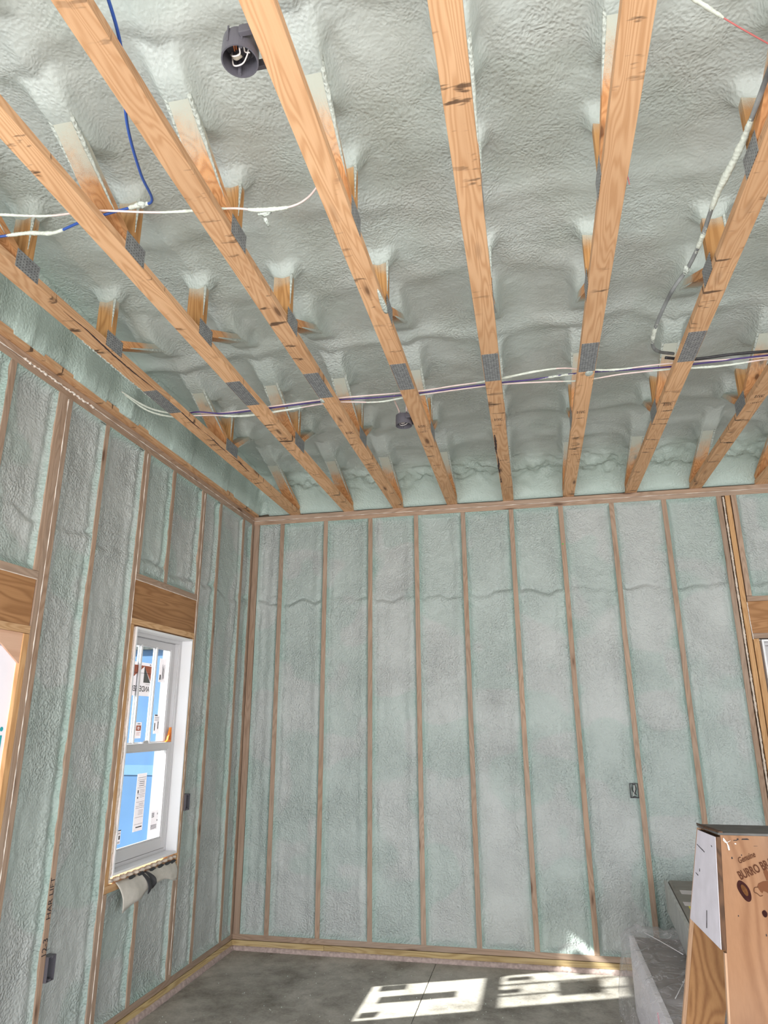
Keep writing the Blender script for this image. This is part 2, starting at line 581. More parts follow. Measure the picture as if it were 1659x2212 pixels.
L(_nt, _nt.nodes['Principled BSDF'].outputs[0], _mx.inputs[1]); L(_nt, _tr.outputs[0], _mx.inputs[2]); L(_nt, _mx.outputs[0], _nt.nodes['Material Output'].inputs[0])
M_ink = simple('dark_ink', (0.030, 0.027, 0.030), 0.85, 0.1)
M_redink = simple('orange_red_ink', (0.68, 0.16, 0.075), 0.6)
M_greyink = simple('grey_ink', (0.17, 0.15, 0.145), 0.6)
M_brownink = simple('brown_stencil_ink', (0.070, 0.028, 0.016), 0.9, 0.08)
M_burro = simple('brown_print', (0.120, 0.050, 0.026), 0.9, 0.08)
M_knot = simple('dark_knot', (0.030, 0.010, 0.009), 0.9, 0.08, noise=0.3, nscale=60)
M_knot_in = simple('knot_heart', (0.10, 0.042, 0.016), 0.9, 0.08, noise=0.35, nscale=90)
M_nail = simple('nail_steel', (0.10, 0.09, 0.085), 0.5, metal=0.6)
M_green = simple('green_plastic', (0.10, 0.42, 0.08), 0.5)
M_pencil = simple('marker_black', (0.035, 0.03, 0.035), 0.8)
M_white_paint = simple('scuffed_white_paint', (0.52, 0.495, 0.55), 0.55, 0.35, noise=0.07, nscale=18, bump=0.15)
M_wtip = simple('white_drip', (0.80, 0.78, 0.76), 0.5)
M_dtop = simple('dark_grey_painted_top', (0.075, 0.072, 0.07), 0.6, noise=0.35, nscale=22)
M_flash = simple('pale_flashing_membrane', (0.56, 0.53, 0.49), 0.65, 0.3, noise=0.08, nscale=30, bump=0.3)
M_flash_b = simple('black_membrane', (0.035, 0.035, 0.04), 0.55)
M_card = simple('grey_brown_cardboard', (0.235, 0.200, 0.190), 0.75, 0.2, noise=0.10, nscale=7)
M_card2 = simple('grey_cardboard', (0.26, 0.245, 0.225), 0.72, 0.2, noise=0.10, nscale=9)
M_white_side = simple('white_padding_board', (0.88, 0.85, 0.89), 0.6, noise=0.05, nscale=6)
M_yellow = simple('yellow_label', (0.72, 0.65, 0.06), 0.6)
M_pinkmark = simple('pink_marker', (0.72, 0.28, 0.36), 0.6)
M_blue_wall = simple('blue_sheathing', (0.085, 0.185, 0.36), 0.5, 0.3, noise=0.10, nscale=1.3)
M_blue_lt = simple('pale_blue_tape', (0.125, 0.245, 0.40), 0.45)
M_white_out = simple('white_trim_board', (0.36, 0.39, 0.42), 0.5)


def wrap_mat():
    m, nt, b = new_mat('white_house_wrap', 0.5, 0.3)
    b.inputs['Base Color'].default_value = (0.55, 0.54, 0.60, 1)
    tr = N(nt, 'ShaderNodeBsdfTranslucent'); tr.inputs[0].default_value = (0.50, 0.49, 0.56, 1)
    mx = N(nt, 'ShaderNodeMixShader'); mx.inputs[0].default_value = 0.16
    out = nt.nodes['Material Output']
    L(nt, b.outputs[0], mx.inputs[1]); L(nt, tr.outputs[0], mx.inputs[2]); L(nt, mx.outputs[0], out.inputs[0])
    return m


M_wrap = wrap_mat()
M_teal = simple('teal_print', (0.03, 0.42, 0.50), 0.6)
M_ground = simple('outdoor_gravel', (0.20, 0.18, 0.155), 0.9, 0.1, noise=0.2, nscale=3)
M_sheath = simple('exterior_sheathing', (0.30, 0.24, 0.17), 0.8)
M_sheet_int = simple('interior_board', (0.52, 0.54, 0.52), 0.7)


def glass():
    m = bpy.data.materials.new('window_glass')
    m.use_nodes = True
    nt = m.node_tree
    nt.nodes.clear()
    out = N(nt, 'ShaderNodeOutputMaterial')
    tr = N(nt, 'ShaderNodeBsdfTransparent'); tr.inputs[0].default_value = (0.93, 0.96, 0.97, 1)
    gl = N(nt, 'ShaderNodeBsdfGlossy'); gl.inputs['Roughness'].default_value = 0.03
    mx = N(nt, 'ShaderNodeMixShader')
    lw = N(nt, 'ShaderNodeLayerWeight'); lw.inputs[0].default_value = 0.5
    fc = math_n(nt, 'ADD', math_n(nt, 'MULTIPLY', math_n(nt, 'POWER', lw.outputs['Facing'], 4.0), 0.35), 0.02)
    L(nt, fc, mx.inputs[0]); L(nt, tr.outputs[0], mx.inputs[1]); L(nt, gl.outputs[0], mx.inputs[2])
    L(nt, mx.outputs[0], out.inputs[0])
    return m


M_glass = glass()


def film():
    """thin cloudy plastic sheeting"""
    m = bpy.data.materials.new('clear_plastic_sheeting')
    m.use_nodes = True
    nt = m.node_tree
    nt.nodes.clear()
    out = N(nt, 'ShaderNodeOutputMaterial')
    tr = N(nt, 'ShaderNodeBsdfTransparent'); tr.inputs[0].default_value = (0.95, 0.95, 0.96, 1)
    pb = N(nt, 'ShaderNodeBsdfPrincipled')
    pb.inputs['Base Color'].default_value = (0.82, 0.80, 0.83, 1)
    pb.inputs['Roughness'].default_value = 0.22
    pb.inputs['Specular IOR Level'].default_value = 0.7
    tc = N(nt, 'ShaderNodeTexCoord')
    mp = N(nt, 'ShaderNodeMapping'); mp.inputs['Scale'].default_value = (3.5, 9, 9); mp.inputs['Rotation'].default_value = (0, 0, 0.4)
    L(nt, tc.outputs['Object'], mp.inputs[0])
    n = N(nt, 'ShaderNodeTexNoise', Scale=1.6, Detail=4.0, Distortion=1.6); L(nt, mp.outputs[0], n.inputs['Vector'])
    rg = math_n(nt, 'ABSOLUTE', math_n(nt, 'SUBTRACT', n.outputs[0], 0.5))
    ridge = ramp(nt, rg, [(0.0, (1,) * 3), (0.035, (0,) * 3)])
    bp = N(nt, 'ShaderNodeBump', Strength=0.5, Distance=0.02); L(nt, rg, bp.inputs['Height'])
    L(nt, bp.outputs[0], pb.inputs['Normal'])
    fac = math_n(nt, 'ADD', math_n(nt, 'MULTIPLY', ridge, 0.22), 0.24)
    mx = N(nt, 'ShaderNodeMixShader')
    L(nt, fac, mx.inputs[0]); L(nt, tr.outputs[0], mx.inputs[1]); L(nt, pb.outputs[0], mx.inputs[2])
    L(nt, mx.outputs[0], out.inputs[0])
    return m


M_film = film()

# ------------------------------------------------------------------ floor
JX = 1.583
bm = bmesh.new()
box(bm, -0.16, JX - 0.003, YR - 0.3, 0.16, -0.12, 0)
box(bm, JX + 0.003, XR + 0.16, YR - 0.3, 0.16, -0.12, 0)
box(bm, JX - 0.003, JX + 0.003, YR - 0.3, 0.16, -0.12, -0.008)
o = obj('floor', bm, M_floor, loc=(0, 0, 0)); tag(o, kind='structure')

# outside ground
o = obj('floor_outside', boxbm(-40, 40, -40, 40, -0.5, -0.3), M_ground, loc=(0, 0, -0.3)); tag(o, kind='structure')


# ------------------------------------------------------------------ wall foam
def foam_patch(U0, U1, Z0, Z1, seed, step=0.0085):
    nu = max(6, int((U1 - U0) / step)); nz = max(6, int((Z1 - Z0) / step))
    u = np.linspace(U0, U1, nu); z = np.linspace(Z0, Z1, nz)
    Ug, Zg = np.meshgrid(u, z, indexing='ij')
    a = Ug - U0; b = U1 - Ug; c = np.minimum(Zg - Z0, Z1 - Zg)
    jag = 0.006 * vnoise(Zg, Ug * 0, 0.03, seed + 3) + 0.008 * vnoise(Zg, Ug * 0, 0.11, seed + 4)
    jag2 = 0.006 * vnoise(Zg, Ug * 0, 0.035, seed + 5) + 0.010 * vnoise(Zg, Ug * 0, 0.13, seed + 6)
    d = 0.034 + 0.011 * fbm(Ug, Zg * 0.6, 0.22, seed + 1) + 0.0050 * fbm(Ug, Zg, 0.045, seed + 2)
    # lumpy strips beside some of the studs
    lump = np.clip(fbm(Ug * 0 + 3, Zg, 0.5, seed + 9) * 1.6, 0, 1)
    pebble = fbm(Ug, Zg, 0.022, seed + 11, 2)
    near = np.exp(-((a - 0.06) / 0.035) ** 2) * lump + np.exp(-((b - 0.06) / 0.035) ** 2) * np.clip(fbm(Ug * 0 + 9, Zg, 0.6, seed + 12) * 1.6, 0, 1)
    d = d - 0.006 * near * (1 + pebble)
    d = d - 0.008 * np.exp(-((a - 0.050 - jag) / 0.024) ** 2) - 0.010 * np.exp(-((b - 0.050 - jag2) / 0.032) ** 2)
    # a wavy crease where the upper lift meets the lower one
    zs = 2.675 + 0.030 * vnoise(Ug, Zg * 0, 0.13, 77 + seed) + 0.012 * vnoise(Ug, Zg * 0, 0.05, 78)
    t = Zg - zs
    amp = 0.55 + 0.45 * vnoise(Ug, Zg * 0, 0.3, 79 + seed)
    d = d + amp * (0.020 * np.exp(-((t - 0.012) / 0.016) ** 2) - 0.018 * np.exp(-((t + 0.030) / 0.035) ** 2) - 0.006 * sstep(0.0, 0.03, -t))
    d = np.clip(d, 0.008, 0.09)
    # the foam clings to the lumber and thins out to its face
    lip = np.minimum(sstep(-0.004, 0.034 + 0.010 * vnoise(Zg, Ug * 0, 0.10, seed + 7), a + jag * 0.3), sstep(-0.004, 0.020 + 0.006 * vnoise(Zg, Ug * 0, 0.08, seed + 8), b + jag2 * 0.3))
    lip = np.minimum(lip, sstep(-0.004, 0.04, c))
    d = 0.0025 + (d - 0.0025) * np.clip(lip, 0, 1)
    ed = np.minimum(np.minimum(a, b), c) + 0.012 * fbm(Ug, Zg, 0.06, seed + 21, 2)
    fresh = np.exp(-np.clip(ed, 0, 1) / 0.020) * 0.8
    pn = fbm(Ug * 0.8, Zg, 0.30, seed + 31, 2)
    fresh = np.clip(fresh + 0.38 * sstep(-0.04, 0.12, pn), 0, 1)
    idx = np.arange(nu * nz).reshape(nu, nz)
    F = np.stack([idx[:-1, :-1], idx[1:, :-1], idx[1:, 1:], idx[:-1, 1:]], -1).reshape(-1, 4)
    return Ug.ravel(), d.ravel(), Zg.ravel(), F, fresh.ravel()


def mesh_from_arrays(name, V, F, attr, mat):
    me = bpy.data.meshes.new(name)
    me.vertices.add(len(V)); me.vertices.foreach_set('co', V.astype(np.float32).ravel())
    me.loops.add(F.size); me.loops.foreach_set('vertex_index', F.astype(np.int32).ravel())
    me.polygons.add(len(F))
    me.polygons.foreach_set('loop_start', np.arange(0, F.size, 4, dtype=np.int32))
    me.polygons.foreach_set('use_smooth', np.ones(len(F), dtype=bool))
    me.update(calc_edges=True)
    if attr is not None:
        at = me.attributes.new('fresh', 'FLOAT', 'POINT')
        at.data.foreach_set('value', attr.astype(np.float32))
    me.materials.append(mat)
    o = bpy.data.objects.new(name, me)
    link(o)
    return o


def foam_wall(name, bays, mapf, flip):
    Vs, Fs, As, n = [], [], [], 0
    for k, (u0, u1, z0, z1) in enumerate(bays):
        U, D, Z, F, A = foam_patch(u0, u1, z0, z1, 100 + 13 * k + (500 if flip else 0))
        Vs.append(mapf(U, D, Z)); Fs.append((F[:, ::-1] if flip else F) + n); As.append(A)
        n += len(U)
    o = mesh_from_arrays(name, np.concatenate(Vs), np.concatenate(Fs), np.concatenate(As), M_foam_wall)
    tag(o, kind='structure')
    return o


# stud centres on the back wall
BS = [0.274 + 0.4064 * i for i in range(9)]
h = T2 / 2
bays_b = [(0.058, BS[0] - h, ZB, ZP)] + [(BS[i] + h, BS[i + 1] - h, ZB, ZP) for i in range(8)]
bays_b += [(BS[8] + h, 3.921, ZB, ZP)]
WX0, WX1 = 4.031, 4.905     # window opening framing on the back wall (outer faces of jacks)
bays_b += [(4.070, 4.455, 2.575, ZP), (4.493, 4.868, 2.575, ZP), (4.070, 4.455, ZB, 0.76), (4.493, 4.868, ZB, 0.76),
           (4.945, 5.31, ZB, ZP), (5.35, 5.72, ZB, ZP), (5.76, 6.24, ZB, ZP)]
foam_back = foam_wall('wall_back', bays_b, lambda U, D, Z: np.stack([U, D, Z], -1), False)

# left wall members: (y0, y1) of full-height pieces
LS = {'corner': (-0.040, 0.0), 's1': (-0.243, -0.205), 's2': (-0.708, -0.670), 'wr': (-1.046, -0.970),
      'crip': (-1.479, -1.441), 'wl': (-1.882, -1.806), 's3': (-2.300, -2.262), 'tri': (-2.732, -2.617),
      'crip2': (-3.092, -3.054)}
bays_l = [(-0.205, -0.040), (-0.670, -0.243), (-0.962, -0.708)]
bays_l = [(a, b, ZB, ZP) for a, b in bays_l]
bays_l += [(-1.441, -1.028, 2.575, ZP), (-1.790, -1.479, 2.575, ZP), (-1.441, -1.028, ZB, 0.76), (-1.790, -1.479, ZB, 0.76)]
bays_l += [(-2.262, -1.866, ZB, ZP), (-2.617, -2.300, ZB, ZP), (-3.054, -2.732, 2.402, ZP), (-3.46, -3.092, 2.402, ZP),
           (-3.90, -3.50, 2.402, ZP), (-4.4, -4.02, ZB, ZP)]
foam_left = foam_wall('wall_left', bays_l, lambda U, D, Z: np.stack([-D, U, Z], -1), True)

# sheathing boards behind the foam, with the openings left free
bm = bmesh.new()
for a in ((-0.155, 4.07, 0, ZT + 0.45), (4.868, XR, 0, ZT + 0.45), (4.07, 4.868, 0, 0.76), (4.07, 4.868, 2.30, ZT + 0.45)):
    box(bm, a[0], a[1], 0.125, 0.155, a[2], a[3])
o = obj('sheathing', bm, M_sheath, foam_back)
bm = bmesh.new()
for a in ((-1.00, 0.155, 0, ZT + 0.45), (-1.85, -1.00, 0, 0.76), (-1.85, -1.00, 2.30, ZT + 0.45), (-2.66, -1.85, 0, ZT + 0.45),
          (-3.94, -2.66, 2.13, ZT + 0.45), (-4.9, -3.94, 0, ZT + 0.45), (-7.5, -4.9, 0, 0.35), (-7.5, -4.9, 2.5, ZT + 0.45), (YR, -7.5, 0, ZT + 0.45)):
    box(bm, -0.155, -0.125, a[0], a[1], a[2], a[3])
o = obj('sheathing', bm, M_sheath, foam_left)
# the rest of the left wall behind the camera, the right wall, the rear wall strip above its opening
bm = bmesh.new()
box(bm, -0.12, -0.03, -4.9, -4.4, 0, ZT); box(bm, -0.12, -0.03, YR, -7.5, 0, ZT)
box(bm, -0.12, -0.03, -7.5, -4.9, 0, 0.35); box(bm, -0.12, -0.03, -7.5, -4.9, 2.5, ZT)
obj('wall_left_rear', bm, M_foam_blob, loc=(0, -6, 0))['kind'] = 'structure'
bm = bmesh.new()
box(bm, XR, XR + 0.1, -4.6, 0.155, 0, ZT + 0.45); box(bm, XR, XR + 0.1, YR, -7.4, 0, ZT + 0.45)
box(bm, XR, XR + 0.1, -7.4, -4.6, 0, 0.35); box(bm, XR, XR + 0.1, -7.4, -4.6, 2.6, ZT + 0.45)  # opening in the unseen right wall, added to admit the fill lamp
obj('wall_right', bm, M_sheet_int, loc=(XR, -4, 0))['kind'] = 'structure'
obj('wall_rear', boxbm(-0.155, XR, YR - 0.1, YR, 2.95, ZT + 0.45), M_sheet_int, loc=(3, YR, 2.9))['kind'] = 'structure'

# ------------------------------------------------------------------ ceiling foam
WEBS_D = [(-0.02, 0.01, -0.95, 0.387), (-1.47, 0.03, -0.95, 0.387), (-1.53, 0.03, -2.22, 0.387), (-2.90, 0.03, -2.22, 0.387),
          (-3.60, 0.03, -4.25, 0.387), (-4.93, 0.03, -4.25, 0.387), (-5.0, 0.03, -5.65, 0.387), (-6.35, 0.03, -5.65, 0.387)]
WEBS_V = [-1.50, -2.945, -3.555, -4.96]


def ceiling():
    xs = np.concatenate([np.arange(0.02, 4.62, 0.0105), np.arange(4.62, XR + 0.05, 0.06)])
    ys = np.concatenate([np.arange(YR, -5.0, 0.08), np.arange(-5.0, -0.03, 0.0105), [-0.030, -0.022, -0.015, -0.009, -0.004, -0.001, 0.004, 0.02]])
    X, Y = np.meshgrid(xs, ys, indexing='ij')
    z = 0.312 + 0.014 * fbm(X, Y, 0.45, 11) + 0.005 * fbm(X, Y, 0.13, 12) + 0.0022 * fbm(X, Y, 0.030, 13, 2)
    # each bay is sprayed up between the trusses: hollow in the middle
    tx = np.array([-0.10] + TRUSS_X + [4.71, 5.2, 5.7, 6.3]) + TW / 2
    k = np.clip(np.searchsorted(tx, X) - 1, 0, len(tx) - 2)
    fr = (X - tx[k]) / (tx[k + 1] - tx[k])
    z = z + 0.035 * np.sin(np.pi * np.clip(fr, 0, 1)) ** 0.8
    # soft folds across the bays, where each lift of foam ended
    for c0, am, sd in ((-1.05, 0.030, 1), (-2.2, 0.035, 2), (-2.75, 0.02, 3), (-3.25, 0.022, 4), (-4.2, 0.03, 5), (-0.55, 0.02, 6)):
        t = Y - c0 - 0.07 * vnoise(X, Y * 0, 0.22, 200 + sd)
        z = z - am * np.exp(-(t / 0.07) ** 2) * (0.6 + 0.4 * vnoise(X, Y * 0, 0.25, 210 + sd))
    base = z.copy()
    for t_i, x0 in enumerate([-0.05] + TRUSS_X):
        xc = x0 + TW / 2
        dx = X - xc
        side = np.exp(-(np.clip(np.abs(dx) - 0.044, 0, 1) / (0.026 + 0.010 * vnoise(Y, X * 0, 0.08, 300 + t_i))) ** 2)
        for (ya, za, yb, zb) in WEBS_D:
            t = (Y - ya) / (yb - ya)
            und = T2 + t * (zb - T2)
            low = np.maximum(und + 0.05 - 0.080 * sstep(0.17, 0.30, und), base - 0.085 * (1 - sstep(0.25, 0.44, und)))
            low = np.minimum(low, base)
            m = sstep(0.20, 0.50, t) * (1 - sstep(1.05, 1.4, t)) * side
            z = np.minimum(z, base * (1 - m) + low * m)
        for yv in WEBS_V:
            r = np.sqrt(np.clip(np.abs(dx) - 0.042, 0, 1) ** 2 + np.clip(np.abs(Y - yv) - 0.018, 0, 1) ** 2)
            z = z - 0.055 * np.exp(-(r / 0.030) ** 2)
            # a shaded pocket on the far side of each vertical
            z = z + 0.020 * np.exp(-((dx - 0.10) / 0.05) ** 2 - ((Y - yv - 0.10) / 0.07) ** 2)
    # foam rolls down onto the plate of the back wall
    yy = np.clip((Y + 0.44) / 0.445, 0, 1)
    roll = np.clip(1 - yy ** 2.2, 0, 1) ** 0.62
    z = z * roll + 0.006
    lumps = np.exp(-((Y + 0.14) / 0.10) ** 2)
    z = z + lumps * (0.050 * fbm(X * 0.4, Y, 0.060, 41) + 0.030 * fbm(X * 0.5, Y, 0.026, 42))
    z = z - 0.03 * np.exp(-((Y + 0.16) / 0.035) ** 2) * (0.5 + 0.5 * vnoise(X, Y * 0, 0.11, 43))
    # and down the inside of the gable truss over the left wall
    xx = np.clip((0.13 - X + 0.02 * vnoise(Y, X * 0, 0.15, 44)) / 0.085, 0, 1)
    z = z * np.sqrt(np.clip(1 - xx ** 2, 0, 1)) + 0.02 * (X < 0.13)
    z = np.maximum(z, 0.012)
    fresh = 0.25 * sstep(-0.05, 0.2, fbm(X, Y, 0.5, 61)) + 0.75 * sstep(-0.45, -0.05, Y) + 0.8 * sstep(0.35, 0.1, X)
    fresh = np.clip(fresh + 0.35 * np.clip((base - z) / 0.1, 0, 1), 0, 1)
    nx, ny = X.shape
    idx = np.arange(nx * ny).reshape(nx, ny)
    F = np.stack([idx[:-1, :-1], idx[:-1, 1:], idx[1:, 1:], idx[1:, :-1]], -1).reshape(-1, 4)
    V = np.stack([X.ravel(), Y.ravel(), z.ravel() + ZT], -1)
    o = mesh_from_arrays('ceiling', V, F, fresh.ravel(), M_foam_ceil)
    tag(o, kind='structure')
    return o


ceil = ceiling()
obj('roof_deck', boxbm(-0.155, XR + 0.1, YR - 0.1, 0.155, ZT + 0.46, ZT + 0.49), M_sheath, ceil)

# ------------------------------------------------------------------ plates
def strip(name, args, mat, label, cat='plate', group=None, bev=0.0015):
    o = obj(name, boxbm(*args, bev), mat)
    tag(o, label, cat, group)
    return o


strip('top_plate', (0.0, XR, 0, 0.14, ZP, ZP + T2 - 0.002), M_plate_x, 'lower of the two top plates along the back wall, touching the stud tops')
strip('top_plate', (0.0, XR, -0.003, 0.14, ZP + T2, ZT), M_plate_x, 'upper of the two top plates along the back wall, under the truss ends')
strip('top_plate', (-0.14, 0, YR, 0.0, ZP, ZP + T2 - 0.002), M_plate_y, 'lower of the two top plates along the left wall, touching the stud tops')
strip('top_plate', (-0.14, 0.002, YR, 0.0, ZP + T2, ZT), M_plate_y, 'upper of the two top plates along the left wall, above the cream sealant line')
strip('bottom_plate', (0.0, 2.9, 0, 0.14, ZB - T2, ZB), M_plate_x, 'untreated bottom plate along the back wall, studs standing on it')
strip('bottom_plate', (2.903, XR, 0, 0.14, ZB - T2, ZB), M_plate_x, 'untreated bottom plate of the back wall continuing behind the wrapped cartons')
strip('bottom_plate', (-0.14, 0.0, -2.617, 0.0, ZB - T2, ZB), M_plate_y, 'untreated bottom plate along the left wall under the window')
strip('sill_plate', (0.0, 0.735, -0.002, 0.14, ZB - 2 * T2 - 0.002, ZB - T2 - 0.003), M_treat_x, 'short darker pressure-treated sill plate in the corner of the back wall')
strip('sill_plate', (0.737, XR, -0.002, 0.14, ZB - 2 * T2 - 0.002, ZB - T2 - 0.003), M_treat_x, 'long yellowish pressure-treated sill plate along the back wall')
strip('sill_plate', (-0.14, 0.002, -2.617, -0.001, ZB - 2 * T2 - 0.002, ZB - T2 - 0.003), M_treat_y, 'pressure-treated sill plate along the left wall')
# gable truss chord lying over the left wall, overhanging it a little
strip('gable_truss_chord', (-0.05, 0.040, YR, 0.0, ZT + 0.001, ZT + T2), M_chord, 'orange flat chord lying above the left wall plates, half buried in foam', 'truss chord')


def bead(name, pts, r, mat, label, seed, flat=0.7, rough=0.2, cat='sealant bead', n=40, parent=None):
    bm = bmesh.new()
    tube(bm, pts, r, seg=8, n=n, flat=flat, rough=rough, seed=seed)
    o = obj(name, bm, mat, parent, smooth=True)
    if parent is None: tag(o, label, cat)
    elif label: o['label'] = label
    return o


bead('sill_sealant_bead', [(0.0, 0.012, 0.008), (2.0, 0.012, 0.008), (XR, 0.012, 0.008)], 0.030, M_bead, 'pinkish rough foam bead sealing the slab edge along the back wall', 1, flat=0.9, n=220, rough=0.10)
bead('sill_sealant_bead', [(-0.010, -4.0, 0.008), (-0.010, -2, 0.008), (-0.010, 0.0, 0.008)], 0.032, M_bead, 'pinkish rough foam bead sealing the slab edge along the left wall', 2, flat=0.9, n=180, rough=0.10)
bead('caulk_line', [(0.0, -0.004, ZP + T2 - 0.001), (2.5, -0.004, ZP + T2 - 0.001), (XR, -0.004, ZP + T2 - 0.001)], lambda t: 0.0025 + 0.0018 * math.sin(t * 211) * math.sin(t * 63), M_caulk, 'thin cream caulk line between the two top plates of the back wall', 3, rough=0.5, n=160, cat='caulk line')
bead('caulk_line', [(0.004, -4.6, ZP + T2 - 0.001), (0.004, -2, ZP + T2 - 0.001), (0.004, -0.01, ZP + T2 - 0.001)], lambda t: 0.0028 + 0.0018 * math.sin(t * 171) * math.sin(t * 53), M_caulk, 'thin cream caulk line between the two top plates of the left wall', 4, rough=0.5, n=160, cat='caulk line')
bm = bmesh.new()
rn = random.Random(5)
for i in range(34):
    y = -2.45 - i * 0.017
    if rn.random() < 0.8:
        blob(bm, (0.004, y, ZP + T2 + rn.uniform(-0.004, 0.003)), 0.006, rn.uniform(0.008, 0.016), rn.uniform(0.004, 0.009), i)
obj('sealant_lumps', bm, M_caulk, bpy.data.objects['caulk_line.001'], smooth=True)

# ------------------------------------------------------------------ studs
ORD = ['first', 'second', 'third', 'fourth', 'fifth', 'sixth', 'seventh', 'eighth', 'ninth']


def stud_x(xc, z0, z1, label, group=None, mat=None, w=T2, name='wall_stud'):
    o = obj(name, boxbm(xc - w / 2, xc + w / 2, -0.001, 0.12, z0, z1, 0.002), mat or M_stud)
    return tag(o, label, 'stud', group)


def stud_y(y0, y1, z0, z1, label, group=None, mat=None, name='wall_stud', x0=-0.12, x1=0.001):
    o = obj(name, boxbm(x0, x1, y0, y1, z0, z1, 0.002), mat or M_stud)
    return tag(o, label, 'stud', group)


GB = 'studs of the back wall'
GL = 'studs of the left wall'
extra = ['between the narrow corner bay and the first full bay', '', '', '', '', '', 'with a small green dot near its top',
         'with the dark outlet box at its side', 'running down behind the plywood stand']
bst = []
stud_x(0.029, ZB, ZP, 'stud in the back corner of the room, on the back wall side', GB, w=0.052)
for i, xc in enumerate(BS):
    lab = f'back wall stud, {ORD[i]} one to the right of the corner stud'
    if i == 0: lab = 'back wall stud next to the corner stud, beside the narrow foam bay'
    if i == 6: lab = 'back wall stud with a small green dot near its top'
    if i == 7: lab = 'back wall stud with the dark outlet box at its left side'
    if i == 8: lab = 'back wall stud that runs down behind the plywood stand'
    bst.append(stud_x(xc, ZB, ZP, lab, GB))
stud_x(3.940, ZB, ZP, 'stud left of the cream foam seam beside the right window', GB)
stud_x(4.005, ZB, ZP, 'king stud right of the cream foam seam beside the right window', GB, M_stud_warm, w=0.036)
stud_x(4.050, 2.577, ZP, 'short stud above the header of the right window', GB)
stud_x(4.050, ZB, 2.255, 'jack stud at the left jamb of the right window', GB, M_stud_warm, w=0.040)
bm = bmesh.new()
tube(bm, [(3.973, 0.004, ZP - 0.01), (3.973, 0.004, 2.2), (3.973, 0.004, ZB + 0.02)], lambda t: 0.012 + 0.003 * math.sin(t * 90) * math.sin(t * 37), seg=8, n=200, flat=0.6, rough=0.35, seed=9)
tag(obj('foam_seam', bm, M_white_bead, smooth=True), 'cream crumbly foam filling the gap between two studs at the right window', 'foam seam')

stud_y(-0.038, 0.0, ZB, ZP, 'stud in the back corner of the room, on the left wall side', GL)
stud_y(*LS['s1'], ZB, ZP, 'left wall stud nearest the back corner', GL)
stud_y(*LS['s2'], ZB, ZP, 'left wall stud between the window framing and the stud nearest the corner', GL)
stud_y(-0.988, -0.962, ZB, ZP, 'king stud at the right side of the left window', GL)
stud_y(-1.028, -0.990, 2.577, ZP, 'short stud above the header at the right side of the left window', GL)
stud_y(-1.0095, -0.989, 0.80, 2.255, 'jack stud at the right jamb of the left window', GL, M_stud_warm)
stud_y(-1.028, -0.990, ZB, 0.76, 'short stud under the sill at the right side of the left window', GL)
stud_y(*LS['crip'], 2.577, ZP, 'thin cripple stud centred above the header of the left window', GL)
stud_y(*LS['crip'], ZB, 0.76, 'cripple stud centred under the sill of the left window', GL)
stud_y(-1.866, -1.829, ZB, ZP, 'king stud at the left side of the left window', GL)
stud_y(-1.827, -1.790, 2.577, ZP, 'short stud above the header at the left side of the left window', GL)
stud_y(-1.827, -1.789, 0.80, 2.255, 'jack stud at the left jamb of the left window', GL, M_stud_warm)
stud_y(-1.827, -1.790, ZB, 0.76, 'short stud under the sill at the left side of the left window', GL)
s3 = stud_y(*LS['s3'], ZB, ZP, 'left wall stud with black handwriting on its lower part', GL)
stud_y(-2.655, -2.617, ZB, ZP, 'outermost stud of the triple stud beside the far left opening', GL)
stud_y(-2.694, -2.657, ZB, ZP, 'middle stud of the triple stud beside the far left opening', GL)
stud_y(-2.732, -2.696, 2.404, ZP, 'short stud above the header, in the triple stud by the far left opening', GL)
stud_y(-2.734, -2.696, 0.02, 2.09, 'jack stud lining the far left opening', GL, M_stud_warm)
stud_y(*LS['crip2'], 2.404, ZP, 'cripple stud above the header of the far left opening', GL)
stud_y(-3.50, -3.462, 2.404, ZP, 'cripple stud above the far left opening, outside the picture edge', GL)
stud_y(-4.02, -3.90, 0.02, ZP, 'stud post at the far side of the far left opening', GL)
# seams of sealant between doubled studs
for y, nm in ((-2.656, 'cream sealant line in the triple stud by the far left opening'), (-1.828, 'cream sealant line between the doubled studs left of the left window'), (-0.9885, 'cream sealant line between the doubled studs right of the left window')):
    bead('caulk_line', [(0.001, y, ZB + 0.02), (0.001, y, 1.6), (0.001, y, ZP - 0.01)], lambda t: 0.0022 + 0.0018 * math.sin(t * 131) * math.sin(t * 43), M_caulk, nm, int(-y * 100), rough=0.5, n=90, cat='caulk line')
# green dot
bm = bmesh.new()
bmesh.ops.create_cone(bm, cap_ends=True, segments=16, radius1=0.007, radius2=0.006, depth=0.004, matrix=Matrix.Translation((BS[6] - 0.005, -0.003, 3.06)) @ Matrix.Rotation(math.pi / 2, 4, 'X'))
obj('green_cap_nail', bm, M_green, bst[6])
# handwriting on the stud
text_obj('handwriting', '12-3', 0.050, M_pencil, s3, (0.0025, -2.281, 0.63), (0, 0, 1), (0, -1, 0), sx=0.95)
text_obj('handwriting', 'HAR LIFT', 0.044, M_pencil, s3, (0.0025, -2.281, 0.845), (0, 0, 1), (0, -1, 0), sx=1.05)
